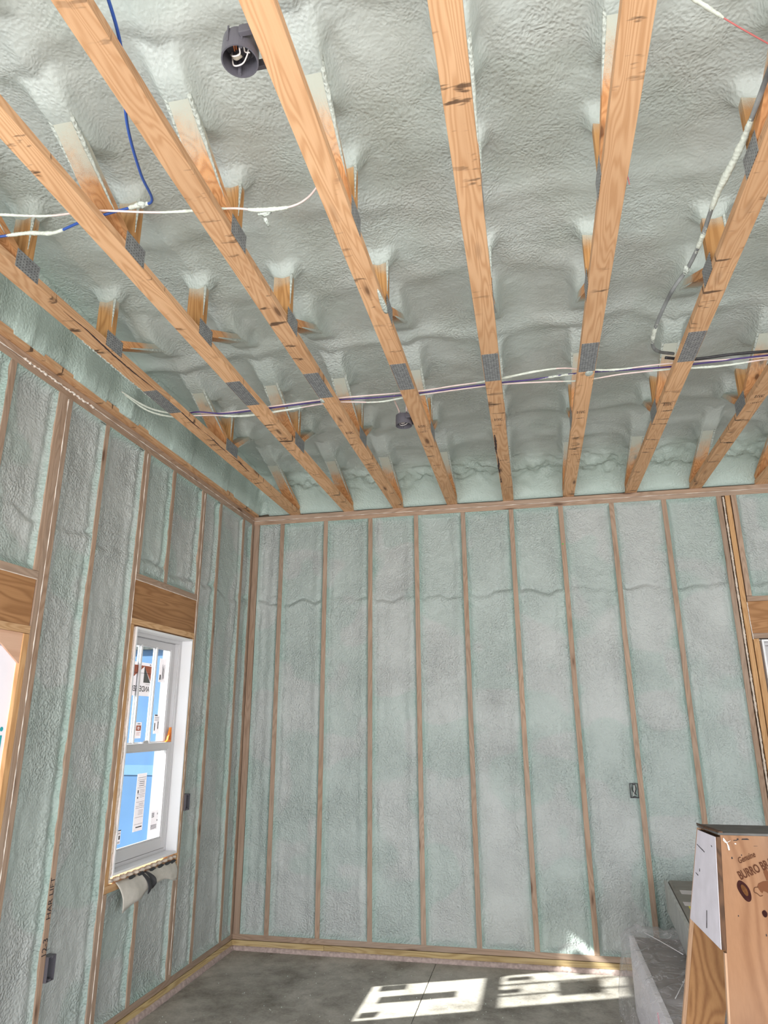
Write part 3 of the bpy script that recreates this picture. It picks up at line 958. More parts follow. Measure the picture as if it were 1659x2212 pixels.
# nails sticking out of the foam at the stud tops
for i, (x, y, z) in enumerate([(0.274, -0.004, ZP - 0.012), (BS[0] + 0.04, -0.006, ZP - 0.012)]):
    bm = bmesh.new(); tube(bm, [(x, y, z), (x + 0.03, y - 0.005, z + 0.002)], 0.0012, seg=6, n=2)
    tag(obj('bent_nail', bm, M_nail), ['thin nail by the top of the back wall stud next to the corner', 'thin nail sticking into the first full foam bay below the back wall plate'][i], 'nail')
for i, (y, lb) in enumerate(((-0.708, 'two studs from the corner'), (-0.243, 'nearest the corner'), (-1.046, 'at the right side of the window'), (-1.882, 'at the left side of the window'), (-2.300, 'with the handwriting'))):
    bm = bmesh.new(); tube(bm, [(0.0, y, ZP - 0.010), (0.004, y - 0.055, ZP - 0.012)], 0.0016, seg=6, n=2)
    tag(obj('bent_nail', bm, M_nail), 'dark nail atop the left wall stud ' + lb, 'nail')

# ------------------------------------------------------------------ headers
def header_y(y0, y1, ztop, zb, lab):
    t = thing('window_header', (0, (y0 + y1) / 2, zb), lab, 'header', 'headers over the openings')
    obj('top_board', boxbm(-0.12, 0.002, y0, y1, ztop - T2, ztop, 0.0015), M_plate_y, t)
    obj('beam', boxbm(-0.12, -0.006, y0 + 0.001, y1 - 0.001, zb + T2, ztop - T2 - 0.001, 0.0015), M_head_y, t)
    obj('bottom_board', boxbm(-0.12, 0.002, y0, y1, zb, zb + T2 - 0.001, 0.0015), M_plate_warm, t)
    bm = bmesh.new(); tube(bm, [(-0.002, y0 + 0.002, ztop - T2 - 0.001), (-0.002, y1 - 0.002, ztop - T2 - 0.001)], 0.0028, seg=6, n=40, rough=0.4)
    obj('caulk', bm, M_caulk, t)
    return t


header_y(-1.827, -0.990, 2.575, 2.257, 'brown boxed header beam above the left window')
header_y(-3.90, -2.696, 2.402, 2.092, 'brown boxed header beam above the far left opening, cut by the photo edge')
t = thing('window_header', (4.45, 0, 2.257), 'brown header beam above the right window at the photo edge', 'header', 'headers over the openings')
obj('top_board', boxbm(4.030, 4.905, -0.002, 0.12, 2.537, 2.575, 0.0015), M_plate_x, t)
obj('beam', boxbm(4.030, 4.905, 0.006, 0.12, 2.296, 2.536, 0.0015), M_head_x, t)
obj('bottom_board', boxbm(4.030, 4.905, -0.002, 0.12, 2.257, 2.295, 0.0015), M_plate_x, t)
bm = bmesh.new(); tube(bm, [(4.026, -0.003, 2.53), (4.026, -0.003, 2.4), (4.030, -0.003, 2.25)], 0.003, seg=6, n=30, rough=0.4)
obj('caulk', bm, M_caulk, t)
stud_x(4.474, 2.577, ZP, 'cripple stud centred above the right window header', GB)
stud_x(4.887, ZB, ZP, 'stud at the far side of the right window', GB)
stud_x(4.925, ZB, ZP, 'outer stud at the far side of the right window', GB)

# rough sills
o = obj('rough_sill', boxbm(-0.12, 0.002, -1.827, -0.990, 0.762, 0.800, 0.0015), M_plate_warm)
tag(o, 'pale sill board under the left window', 'sill')
o = obj('rough_sill', boxbm(4.03, 4.868, -0.002, 0.12, 0.762, 0.800, 0.0015), M_plate_x)
tag(o, 'sill board under the right window, hidden behind the stand', 'sill')


# ------------------------------------------------------------------ windows
def window(name, mp, U0, U1, Z0, Z1, detail):
    """mp(u, w, z): along the wall, depth outwards, height"""
    def b(bm, u0, u1, w0, w1, z0, z1, bev=0.0015):
        p = mp(u0, w0, z0); q = mp(u1, w1, z1)
        return box(bm, p[0], q[0], p[1], q[1], p[2], q[2], bev)
    root = bpy.data.objects.new(name, None)
    link(root)
    root.location = mp((U0 + U1) / 2, 0.05, Z0)
    root['kind'] = 'structure'
    J = 0.014
    bm = bmesh.new()            # interior jamb extension
    b(bm, U0, U0 + J, -0.004, 0.075, Z0, Z1); b(bm, U1 - J, U1, -0.004, 0.075, Z0, Z1)
    b(bm, U0 + J, U1 - J, -0.004, 0.075, Z1 - J, Z1); b(bm, U0 + J, U1 - J, -0.004, 0.075, Z0, Z0 + J)
    obj('jamb_extension', bm, M_vinyl, root)
    bm = bmesh.new()            # outer frame with balance tracks
    a0, a1 = U0 + J * 0.6, U1 - J * 0.6
    b(bm, a0, a0 + 0.030, 0.0755, 0.155, Z0 + 0.008, Z1 - 0.008); b(bm, a1 - 0.030, a1, 0.0755, 0.155, Z0 + 0.008, Z1 - 0.008)
    b(bm, a0 + 0.03, a1 - 0.03, 0.0755, 0.155, Z1 - 0.036, Z1 - 0.008); b(bm, a0 + 0.03, a1 - 0.03, 0.0755, 0.155, Z0 + 0.008, Z0 + 0.034)
    b(bm, a0 + 0.026, a0 + 0.036, 0.083, 0.089, Z0 + 0.03, Z1 - 0.03, 0); b(bm, a1 - 0.036, a1 - 0.026, 0.083, 0.089, Z0 + 0.03, Z1 - 0.03, 0)
    obj('frame', bm, M_sash, root)
    s0, s1 = a0 + 0.031, a1 - 0.031
    zm = 1.522
    ST = 0.044

    def sash(w0, w1, z0, z1, bot, topr, nm):
        bm = bmesh.new()
        b(bm, s0, s0 + ST, w0, w1, z0, z1); b(bm, s1 - ST, s1, w0, w1, z0, z1)
        b(bm, s0 + ST, s1 - ST, w0, w1, z0, z0 + bot); b(bm, s0 + ST, s1 - ST, w0, w1, z1 - topr, z1)
        # glazing bead
        i0, i1, j0, j1 = s0 + ST, s1 - ST, z0 + bot, z1 - topr
        g = 0.009
        b(bm, i0, i0 + g, w0 + 0.006, w1 - 0.012, j0, j1, 0); b(bm, i1 - g, i1, w0 + 0.006, w1 - 0.012, j0, j1, 0)
        b(bm, i0 + g, i1 - g, w0 + 0.006, w1 - 0.012, j0, j0 + g, 0); b(bm, i0 + g, i1 - g, w0 + 0.006, w1 - 0.012, j1 - g, j1, 0)
        o = obj(nm, bm, M_sash, root)
        bm = bmesh.new()
        b(bm, i0, i1, (w0 + w1) / 2, (w0 + w1) / 2 + 0.003, j0, j1, 0)
        obj('pane', bm, M_glass, o)
        return o, (i0, i1, j0, j1, (w0 + w1) / 2)
    lo, L_ = sash(0.078, 0.106, Z0 + 0.036, zm + 0.022, 0.066, 0.044, 'lower_sash')
    up_, U_ = sash(0.112, 0.140, zm - 0.020, Z1 - 0.038, 0.040, 0.042, 'upper_sash')
    # muntin bars over the upper pane
    i0, i1, j0, j1, wc = U_
    for f in (1 / 3, 2 / 3):
        bm = bmesh.new(); uu = i0 + (i1 - i0) * f
        b(bm, uu - 0.009, uu + 0.009, wc - 0.014, wc - 0.002, j0, j1)
        b(bm, uu - 0.009, uu + 0.009, wc + 0.006, wc + 0.014, j0, j1)
        obj('muntin', bm, M_vinyl, up_)
    # sash lock on the meeting rail
    bm = bmesh.new(); um = (s0 + s1) / 2
    b(bm, um - 0.03, um + 0.03, 0.080, 0.104, zm + 0.022, zm + 0.031); b(bm, um - 0.01, um + 0.035, 0.083, 0.095, zm + 0.031, zm + 0.039)
    obj('sash_lock', bm, M_sash, lo)
    return root, lo, up_, L_, U_, b


Wleft = window('window_1', lambda u, w, z: (-w, u, z), -1.757, -1.010, 0.842, 2.247, True)
Wright = window('window_2', lambda u, w, z: (u, w, z), 4.085, 4.855, 0.842, 2.247, False)
root, lo, up_, Lp, Up, bb = Wleft

# labels stuck on the left window: seen from inside, print faces out
GX = -(Up[4] + 0.0055)       # outer glass face of the upper pane
LX = -(Lp[4] + 0.0055)


def sticker(name, label, y0, y1, z0, z1, x, mat=M_paper, group='labels stuck on the left window'):
    t = thing(name, (x, (y0 + y1) / 2, z0), label, 'label', group)
    obj('paper', boxbm(x - 0.0008, x, y0, y1, z0, z1), mat, t)
    return t


def bars(parent, rects, x, mat, name='print'):
    bm = bmesh.new()
    for (y0, y1, z0, z1) in rects: box(bm, x, x + 0.0009, y0, y1, z0, z1)
    return obj(name, bm, mat, parent)


i0, i1, j0, j1, _ = Up
gw = i1 - i0
# brand sheet: orange field, white and grey pointed peak, name below in mirrored letters
y0, y1, z0, z1 = i0 + 0.115, i0 + 0.365, 1.840, 2.055
st = sticker('window_brand_sheet', 'white sheet with orange field, grey peak and mirrored lettering behind the upper pane', y0, y1, z0, z1, GX)
xx = GX + 0.0002
ym = y1 - 0.092
bm = bmesh.new()
prism(bm, [(xx, y0 + 0.008, z1 - 0.020), (xx, y1 - 0.002, z1 - 0.020), (xx, y1 - 0.002, z0 + 0.096), (xx, ym, z1 - 0.024), (xx, y0 + 0.008, z0 + 0.104)], (0.0008, 0, 0))
obj('orange_field', bm, M_redink, st)
bm = bmesh.new()
prism(bm, [(xx + 0.0004, ym, z1 - 0.024), (xx + 0.0004, ym + 0.086, z0 + 0.086), (xx + 0.0004, ym, z0 + 0.086)], (0.0010, 0, 0))
obj('grey_peak', bm, M_greyink, st)
bars(st, [(y0 + 0.012, y1 - 0.002, z1 - 0.070, z1 - 0.068), (ym + 0.03, y1 - 0.010, z0 + 0.074, z0 + 0.076), (y1 - 0.03, y1 - 0.014, z1 - 0.013, z1 - 0.008), (y0 + 0.012, y0 + 0.018, z1 - 0.012, z1 - 0.004)], xx + 0.0008, M_ink)
text_obj('lettering', 'ANDERSEN', 0.050, M_ink, st, (xx + 0.0009, (y0 + y1) / 2, z0 + 0.044), (0, -1, 0), (0, 0, 1), sx=0.92, bold=0.0006)
# small labels
st = sticker('barcode_label', 'white barcode label in the upper right corner of the upper pane', i1 - 0.115, i1 - 0.03, 1.94, 2.10, GX)
bars(st, [(i1 - 0.105, i1 - 0.09, 1.955, 1.99)] + [(i1 - 0.075 + k * 0.008, i1 - 0.072 + k * 0.008, 1.955 + 0.01 * (k % 2), 2.06 - 0.012 * (k % 3)) for k in range(4)], GX + 0.0002, M_ink)
st = sticker('barcode_label', 'white printed label low on the right of the upper pane', i1 - 0.125, i1 - 0.055, 1.60, 1.725, GX)
bars(st, [(i1 - 0.122, i1 - 0.085, 1.715, 1.724)] + [(i1 - 0.118, i1 - 0.108, 1.62, 1.67), (i1 - 0.075, i1 - 0.066, 1.63, 1.68)] + [(i1 - 0.118, i1 - 0.064, 1.685 + 0.007 * k, 1.687 + 0.007 * k) for k in range(4)], GX + 0.0002, M_ink)
st = sticker('warning_label', 'small white label with a red emblem, low in the middle of the upper pane', i0 + gw * 0.40, i0 + gw * 0.40 + 0.072, 1.575, 1.675, GX)
a = i0 + gw * 0.40
bars(st, [(a + 0.008, a + 0.064, 1.646, 1.655), (a + 0.008, a + 0.064, 1.622, 1.630), (a + 0.008, a + 0.024, 1.630, 1.646), (a + 0.048, a + 0.064, 1.630, 1.646), (a + 0.030, a + 0.042, 1.635, 1.641), (a + 0.012, a + 0.060, 1.609, 1.611), (a + 0.012, a + 0.05, 1.602, 1.604), (a + 0.012, a + 0.055, 1.594, 1.596)], GX + 0.0002, M_redink, 'emblem')
bars(st, [(a + 0.02, a + 0.055, 1.663, 1.667)], GX + 0.0002, M_ink)
k0, k1, l0, l1, _ = Lp
gx = k1 - k0
st = sticker('instruction_strip', 'tall white instruction strip in the middle of the lower pane', k0 + gx * 0.44, k0 + gx * 0.44 + 0.112, 1.02, 1.36, LX)
a = k0 + gx * 0.44
bars(st, [(a + 0.012, a + 0.105, z, z + 0.0014) for z in (1.335, 1.322, 1.275, 1.235, 1.19, 1.165, 1.155, 1.10, 1.06)] +
     [(a + 0.03, a + 0.09, z, z + 0.003) for z in (1.31, 1.298, 1.286)] + [(a + 0.018, a + 0.028, 1.212, 1.222), (a + 0.018, a + 0.028, 1.242, 1.262)] +
     [(a + 0.045, a + 0.10, z, z + 0.0012) for z in (1.262, 1.254, 1.246, 1.226, 1.218, 1.18, 1.174, 1.14, 1.132, 1.124, 1.116)] +
     [(a + 0.03, a + 0.10, 1.040, 1.046)], LX + 0.0002, M_ink)
st = sticker('barcode_label', 'white barcode label near the right edge of the lower pane', k1 - 0.115, k1 - 0.02, 1.00, 1.12, LX)
bars(st, [(k1 - 0.108, k1 - 0.078, 1.078 + 0.006 * k, 1.081 + 0.006 * k) for k in range(5)] + [(k1 - 0.112, k1 - 0.04, 1.008 + 0.007 * k, 1.011 + 0.007 * k) for k in range(4)] + [(k1 - 0.04, k1 - 0.032, 1.05, 1.06), (k1 - 0.04, k1 - 0.034, 1.09, 1.10)], LX + 0.0002, M_ink)
st = sticker('rating_label', 'small white label in the lower left corner of the lower pane', k0 + 0.04, k0 + 0.125, 0.975, 1.050, LX)
bars(st, [(k0 + 0.07, k0 + 0.125, 1.048, 1.053), (k0 + 0.105, k0 + 0.118, 1.000, 1.022), (k0 + 0.045, k0 + 0.055, 1.000, 1.02)] + [(k0 + 0.06, k0 + 0.12, 1.030 + 0.004 * k, 1.0315 + 0.004 * k) for k in range(3)] + [(k0 + 0.06, k0 + 0.12, 0.980 + 0.004 * k, 0.9815 + 0.004 * k) for k in range(3)], LX + 0.0002, M_ink)

# orange shipping wedge on the meeting rail
wedge = thing('shipping_wedge', (-0.085, -1.075, 1.545), 'orange plastic wedge standing on the meeting rail of the left window', 'wedge')
bm = bmesh.new()
prism(bm, [(-0.083, -1.125, 1.5455), (-0.083, -1.052, 1.5455), (-0.083, -1.052, 1.552), (-0.083, -1.060, 1.640), (-0.083, -1.072, 1.640), (-0.083, -1.100, 1.556)], (-0.012, 0, 0))
obj('body', bm, M_orange, wedge)
bm = bmesh.new()
prism(bm, [(-0.0815, -1.090, 1.558), (-0.0815, -1.062, 1.558), (-0.0815, -1.067, 1.610)], (-0.001, 0, 0))
obj('web', bm, simple('orange_dark', (0.55, 0.12, 0.01), 0.5), wedge)

# foam beads around the left window frame
bead('window_foam_bead', [(-0.008, -1.772, 0.83), (-0.006, -1.773, 1.5), (-0.008, -1.772, 2.24)], lambda t: 0.0065 + 0.003 * math.sin(t * 60) * math.sin(t * 23) + (0.002 if t < 0.6 else -0.001), M_white_bead, 'cream foam bead down the left side of the left window', 31, n=80, rough=0.25)
bead('window_foam_bead', [(-0.010, -1.78, 0.818), (-0.008, -1.4, 0.816), (-0.010, -1.02, 0.820)], lambda t: 0.014 + 0.005 * math.sin(t * 70), M_white_bead, 'lumpy cream foam bead under the frame of the left window', 32, n=50, rough=0.22)
bead('window_foam_bead', [(0.001, -1.009, 0.86), (0.001, -1.009, 1.5), (0.001, -1.009, 2.2)], lambda t: 0.002 + 0.002 * math.sin(t * 60), M_white_bead, 'thin cream foam bead down the right side of the left window', 33, n=60, rough=0.3)

# flashing membrane hanging out under the left window
fl = thing('flashing_flap', (0.0, -1.4, 0.72), 'torn pale flashing membrane hanging over the sill under the left window', 'flashing')


def flap(y0, y1, zlow0, zlow1, out, mat, nm, seed, top=0.806):
    nu, nv = 22, 8
    vs, fs = [], []
    rnf = random.Random(seed)
    ph = [rnf.uniform(0, 6) for _ in range(4)]
    for i in range(nu):
        s = i / (nu - 1)
        for j in range(nv):
            t = j / (nv - 1)
            y = y0 + (y1 - y0) * s + 0.02 * t * math.sin(3 * s + ph[0])
            zl = zlow0 + (zlow1 - zlow0) * s + 0.008 * math.sin(9 * s + ph[1])
            z = top - 0.002 + (zl - top) * t ** 1.2
            x = 0.004 + out * math.sin(min(1, t * 1.3) * math.pi / 2) + 0.008 * t * math.sin(8 * s + ph[2])
            vs.append((x, y, z))
    for i in range(nu - 1):
        for j in range(nv - 1):
            fs.append((i * nv + j, i * nv + j + 1, (i + 1) * nv + j + 1, (i + 1) * nv + j))
    o = obj(nm, (vs, fs), mat, fl, smooth=True)
    md = o.modifiers.new('thickness', 'SOLIDIFY'); md.thickness = 0.0018
    return o


flap(-1.72, -1.42, 0.655, 0.715, 0.060, M_flash, 'pale_flap', 1)
flap(-1.46, -1.395, 0.700, 0.735, 0.066, M_flash_b, 'black_fold', 2)
flap(-1.40, -1.045, 0.742, 0.700, 0.045, M_flash, 'pale_flap', 3)
for i, y in enumerate((-1.60, -1.50, -1.37, -1.27, -1.18, -1.11)):
    bm = bmesh.new()
    prism(bm, [(0.010, y, 0.808), (0.010, y + 0.055, 0.812), (0.014, y + 0.075, 0.802), (0.016, y + 0.01, 0.790)], (0.004, 0, 0))
    obj('black_tab', bm, M_flash_b, fl)

# plywood triangle and house wrap seen through the far left opening
bm = bmesh.new()
prism(bm, [(-0.013, -2.7345, 2.091), (-0.013, -2.965, 2.091), (-0.013, -2.7345, 1.945)], (0.009, 0, 0))
tag(obj('corner_gusset', bm, M_gusset_ply), 'pale plywood triangle in the upper corner of the far left opening', 'plywood piece')

wrapw = thing('house_wrap_sheet', (-0.06, -3.3, 0), 'sunlit white house wrap with teal print stretched over the far left opening', 'house wrap')
nu, nv = 60, 90
vs, fs = [], []
for i in range(nu):
    for j in range(nv):
        y = -3.898 + (3.898 - 2.7345) * i / (nu - 1); z = 2.091 * j / (nv - 1)
        ya, za = np.array([y]), np.array([z])
        x = -0.020 + 0.003 * float(fbm(ya, za, 0.35, 900)[0]) + 0.003 * abs(float(vnoise(ya + za, ya - za, 0.10, 901)[0]))
        vs.append((x, y, z))
for i in range(nu - 1):
    for j in range(nv - 1):
        fs.append((i * nv + j, i * nv + j + 1, (i + 1) * nv + j + 1, (i + 1) * nv + j))
obj('sheet', (vs, fs), M_wrap, wrapw, smooth=True)
text_obj('lettering', 'si', 0.20, M_teal, wrapw, (-0.0115, -2.812, 1.590), (0, 1, 0), (0, 0, 1))
text_obj('lettering', 'o', 0.18, M_teal, wrapw, (-0.0115, -2.800, 1.415), (0, 1, 0), (0, 0, 1))

# neighbouring wall in blue sheathing outside the left window
nb = thing('neighbouring_wall', (-4, 3.0, -0.3), 'blue sheathed wall with white corner board outside the left window', 'building')
obj('blue_sheathing', boxbm(-7.5, -2.47, 3.0, 3.2, -0.3, 2.62), M_blue_wall, nb)
obj('corner_board', boxbm(-2.47, -2.31, 2.96, 3.2, -0.3, 2.72), M_white_out, nb)
obj('white_siding', boxbm(-2.31, -0.6, 3.0, 3.2, -0.3, 2.62), simple('pale_siding', (0.20, 0.26, 0.36), 0.5), nb)
obj('seam_tape', boxbm(-7.5, -2.47, 2.990, 3.0, 1.02, 1.14), M_blue_lt, nb)
obj('seam_tape', boxbm(-7.5, -2.47, 2.990, 3.0, 1.34, 1.37), simple('dark_strip', (0.06, 0.06, 0.07), 0.6, noise=0.8, nscale=50), nb)
obj('dark_top_strip', boxbm(-7.5, -0.6, 2.95, 3.2, 2.62, 2.66), simple('dark_top_band', (0.05, 0.06, 0.06), 0.7, noise=0.6, nscale=20), nb)  # dark mottled strip along the top of the wall

# ------------------------------------------------------------------ floor trusses
TLAB = ['flat floor truss nearest the left wall, its chord split along the edge',
        'second floor truss from the left wall, blue cable passing behind it at its upper part',
        'third floor truss from the left wall, blue cable crossing behind its top',
        'floor truss with the two round grey junction boxes on its left side',
        'floor truss nearly upright in the middle of the ceiling',
        'floor truss right of the middle one, foam smear beside its bottom plate',
        'floor truss with the grey cable looping along its left side',
        'floor truss second from the right edge, meeting the right end of the wire bundle',
        'floor truss at the far right, only its end visible above the back wall']


def web_diag(ya, za, yb, zb, x0, y_side):
    d = Vector((0, yb - ya, zb - za)); Ln = d.length; d.normalize()
    n = Vector((0, -d.z, d.y))
    if n.z < 0: n = -n
    bm = bmesh.new()
    p0 = Vector((x0, ya, za)); p1 = Vector((x0, yb, zb))
    n = n * T2
    X = Vector((TW, 0, 0))
    bm2 = hexa(bm, [p0, p0 + X, p1 + X, p1, p0 + n, p0 + X + n, p1 + X + n, p1 + n])
    return bm


def make_truss(x0):
    t = thing('floor_truss', (x0, 0, ZT), TLAB[0], 'truss', 'flat floor trusses overhead')
    X0, X1 = x0, x0 + TW
    obj('bottom_chord', boxbm(X0, X1, -2.349, 0.12, ZT, ZT + T2, 0.002), M_chord, t)
    obj('bottom_chord', boxbm(X0, X1, YR + 0.02, -2.351, ZT, ZT + T2, 0.002), M_chord, t)
    for (ya, za, yb, zb) in WEBS_D:
        obj('web', web_diag(ya, ZT + T2, yb, ZT + zb, X0, 0), M_web_d, t)
    for wi, (ya, za, yb, zb) in enumerate(WEBS_D[:5]):
        for sx_, rr in ((0, 0.011), (1, 0.013)):
            xx_ = X0 + (0.001 if sx_ == 0 else TW - 0.001)
            pts = [(xx_, ya + (yb - ya) * q, ZT + T2 + (zb - T2) * q + 0.004) for q in np.linspace(0.16 if sx_ else 0.32, 0.86, 6)]
            bm = bmesh.new()
            tube(bm, pts, lambda q, rr=rr: rr * (0.12 + 0.88 * q ** 0.7) * (1 + 0.08 * math.sin(17 * q)), seg=8, n=8, rough=0.05, seed=wi * 7 + sx_)
            obj('foam_fringe', bm, M_foam_blob, t, smooth=True)
    for wi, yv in enumerate(WEBS_V[:3]):
        bm = bmesh.new()
        tube(bm, [(X1 - 0.001, yv - 0.019, ZT + q) for q in (0.12, 0.18, 0.24, 0.31)], lambda q: 0.0085 * (0.15 + 0.85 * q), seg=8, n=8, rough=0.12, seed=wi)
        obj('foam_fringe', bm, M_foam_blob, t, smooth=True)
    for yv in WEBS_V:
        obj('web', boxbm(X0, X1, yv - 0.019, yv + 0.019, ZT + T2, ZT + 0.40, 0.001), M_web_v, t)
    obj('splice_plate', boxbm(X0 + 0.003, X1 - 0.003, -2.50, -2.205, ZT - 0.0015, ZT + 0.0005), M_plate, t)
    for yv, hw, za, zb in ((-2.925, 0.068, 0.004, 0.088), (-3.56, 0.068, 0.004, 0.088), (-1.49, 0.095, 0.004, 0.092), (-4.95, 0.09, 0.004, 0.09)):
        for s in (0, 1):
            xa = X1 - 0.0003 if s else X0 - 0.0013
            obj('nail_plate', boxbm(xa, xa + 0.0016, yv - hw, yv + hw, ZT + za, ZT + zb), M_plate, t)
    for k_, (yc, rows) in enumerate(((-1.70, 3), (-1.60, 1), (-0.98, 1))):
        bm = bmesh.new()
        rr_ = random.Random(k_)
        for q in range(rows):
            xq = X0 + 0.022
            while xq < X1 - 0.022:
                w_ = rr_.uniform(0.003, 0.009)
                box(bm, xq, xq + w_, yc + q * 0.012, yc + q * 0.012 + 0.006, ZT - 0.0005, ZT + 0.0005)
                xq += w_ + rr_.uniform(0.002, 0.006)
        obj('ink_stamp', bm, M_ink, t)['kind'] = 'stuff'
    return t


T0 = make_truss(TRUSS_X[0])
trusses = [T0]
for i, x in enumerate(TRUSS_X[1:], 1):
    r = T0.copy(); link(r); r.location = (x, 0, ZT); r['label'] = TLAB[i]
    for ch in list(T0.children):
        c = ch.copy(); link(c); c.parent = r
    trusses.append(r)
# dark split along the first truss chord
bm = bmesh.new()
rn = random.Random(2)
P1 = [(TRUSS_X[0] + TW - 0.006 - 0.012 * abs(math.sin(y * 5)), y, ZT - 0.0005) for y in np.arange(-3.3, -2.4, 0.05)]
tube(bm, P1, lambda t: 0.0045 * math.sin(math.pi * t) + 0.0005, seg=6, n=3, rough=0.4, flat=0.35)
obj('split', bm, M_dark, trusses[0])
bm = bmesh.new()
P1 = [(TRUSS_X[0] + TW - 0.004 - 0.008 * abs(math.sin(y * 7)), y, ZT - 0.0005) for y in np.arange(-2.3, -1.1, 0.05)]
tube(bm, P1, lambda t: 0.0035 * abs(math.sin(9 * t)) + 0.0005, seg=6, n=3, rough=0.4, flat=0.35)
obj('split', bm, M_dark, trusses[0])
bm = bmesh.new()
P1 = [(TRUSS_X[4] + 0.004 + 0.006 * abs(math.sin(y * 8)), y, ZT - 0.0005) for y in np.arange(-1.45, -0.45, 0.05)]
tube(bm, P1, lambda t: 0.006 * abs(math.sin(7 * t + 0.4)) + 0.0005, seg=6, n=3, rough=0.5, flat=0.35)
obj('split', bm, M_dark, trusses[4])
# foam smears on the chords
for ti, (y, dx, rx, ry) in {3: (-3.06, 0.083, 0.012, 0.10), 5: (-2.18, 0.060, 0.022, 0.035), 2: (-2.17, 0.008, 0.012, 0.03)}.items():
    bm = bmesh.new(); blob(bm, (TRUSS_X[ti] + dx, y, ZT), rx, ry, 0.005, ti, 0.2)
    obj('foam_smear', bm, M_foam_blob, trusses[ti], smooth=True)
bm = bmesh.new()
rn = random.Random(8)
for i in range(46):
    y = -3.05 + i * 0.014 + rn.uniform(-0.004, 0.004)
    blob(bm, (TRUSS_X[0] + rn.uniform(-0.004, 0.004), y, ZT + 0.003), rn.uniform(0.003, 0.008), 0.009, 0.005, i)
obj('foam_smear', bm, M_foam_blob, trusses[0], smooth=True)


# ------------------------------------------------------------------ round junction boxes
def round_box(cx, cy, zb, label, seed, r=0.052, hgt=0.068):
    t = thing('ceiling_junction_box', (cx, cy, zb), label, 'junction box', 'round grey junction boxes')
    bm = bmesh.new()
    n = 40
    R1, R0 = r, r - 0.004
    prof = [(R0, zb), (R1, zb), (R1 * 1.0, zb + hgt * 0.5), (R1 * 0.97, zb + hgt), (0.0, zb + hgt), ]
    rings = []
    for (rr, z) in [(R0, zb + hgt - 0.004), (R0, zb), (R1, zb), (R1, zb + hgt * 0.6), (R1 * 0.97, zb + hgt)]:
        rings.append([bm.verts.new((cx + rr * math.cos(2 * math.pi * k / n), cy + rr * math.sin(2 * math.pi * k / n), z)) for k in range(n)])
    for a, b_ in zip(rings[:-1], rings[1:]):
        for k in range(n):
            bm.faces.new((a[k], a[(k + 1) % n], b_[(k + 1) % n], b_[k]))
    bm.faces.new(rings[0]); bm.faces.new(rings[-1][::-1])
    obj('shell', bm, M_box, t)
    # raised fins and nailing tabs on the outside
    bm = bmesh.new()
    for an in (1.2, 1.9, 2.6, 4.4, 5.2):
        bm = bmesh.new()
        c, s = math.cos(an), math.sin(an)
        p = Vector((cx + (R1 + 0.001) * c, cy + (R1 + 0.001) * s, 0))
        box(bm, p.x - 0.002, p.x + 0.002, p.y - 0.002, p.y + 0.002, zb + 0.02, zb + hgt + 0.006)
        obj('fin', bm, M_box, t)
    for e_ in ((-0.062, -0.046), (0.046, 0.060)):
        obj('nailing_tab', boxbm(cx + 0.02, cx + r + 0.004, cy + e_[0], cy + e_[1], zb + 0.028, zb + 0.055, 0.002), M_box, t)
    bm = bmesh.new()
    for an in (2.0, 5.15):
        c, s = math.cos(an), math.sin(an)
        bmesh.ops.create_cone(bm, cap_ends=True, segments=14, radius1=0.0055, radius2=0.0055, depth=0.045, matrix=Matrix.Translation((cx + (R0 - 0.005) * c, cy + (R0 - 0.005) * s, zb + 0.026)))
    obj('screw_post', bm, M_box, t)
    rnn = random.Random(seed)
    zc = zb + 0.018
    w1 = [(cx - 0.035, cy + 0.02, zb + 0.05), (cx - 0.028, cy + 0.022, zc), (cx + 0.0, cy + 0.018, zc - 0.004), (cx + 0.022, cy - 0.002, zc - 0.002), (cx + 0.03, cy - 0.012, zc + 0.012)]
    w2 = [(cx - 0.03, cy + 0.008, zb + 0.05), (cx - 0.02, cy - 0.006, zc), (cx + 0.004, cy - 0.012, zc - 0.006), (cx + 0.012, cy - 0.032, zc - 0.004), (cx + 0.022, cy - 0.028, zc), (cx + 0.018, cy - 0.008, zc + 0.004), (cx + 0.032, cy - 0.006, zc)]
    for w, m, r_ in ((w1, M_wwire, 0.0022), (w2, M_wwire, 0.0022)):
        bm = bmesh.new(); tube(bm, w, r_, seg=7, n=8); obj('white_wire', bm, m, t, smooth=True)
    bm = bmesh.new(); tube(bm, [(cx - 0.015, cy - 0.002, zb + 0.05), (cx - 0.012, cy - 0.012, zc + 0.01), (cx - 0.004, cy - 0.036, zc)], 0.0019, seg=6, n=8)
    tube(bm, [(cx - 0.008, cy - 0.002, zb + 0.05), (cx - 0.006, cy - 0.014, zc + 0.012), (cx + 0.004, cy - 0.040, zc + 0.004)], 0.0019, seg=6, n=8)
    obj('copper_wire', bm, M_copper, t, smooth=True)
    bm = bmesh.new(); tube(bm, [(cx - 0.0, cy + 0.03, zb + 0.055), (cx + 0.01, cy + 0.025, zc + 0.012), (cx + 0.028, cy + 0.006, zc + 0.012), (cx + 0.02, cy - 0.018, zc + 0.012)], 0.0028, seg=6, n=8)
    obj('black_wire', bm, M_bwire, t, smooth=True)
    # cable jackets bundled in the box
    bm = bmesh.new(); tube(bm, [(cx - 0.036, cy + 0.02, zb + 0.055), (cx - 0.02, cy + 0.010, zb + 0.028), (cx + 0.002, cy + 0.000, zb + 0.024)], 0.0075, seg=10, n=8, flat=0.5)
    obj('cable_jacket', bm, simple('beige_jacket', (0.50, 0.44, 0.36), 0.5), t, smooth=True)
    return t


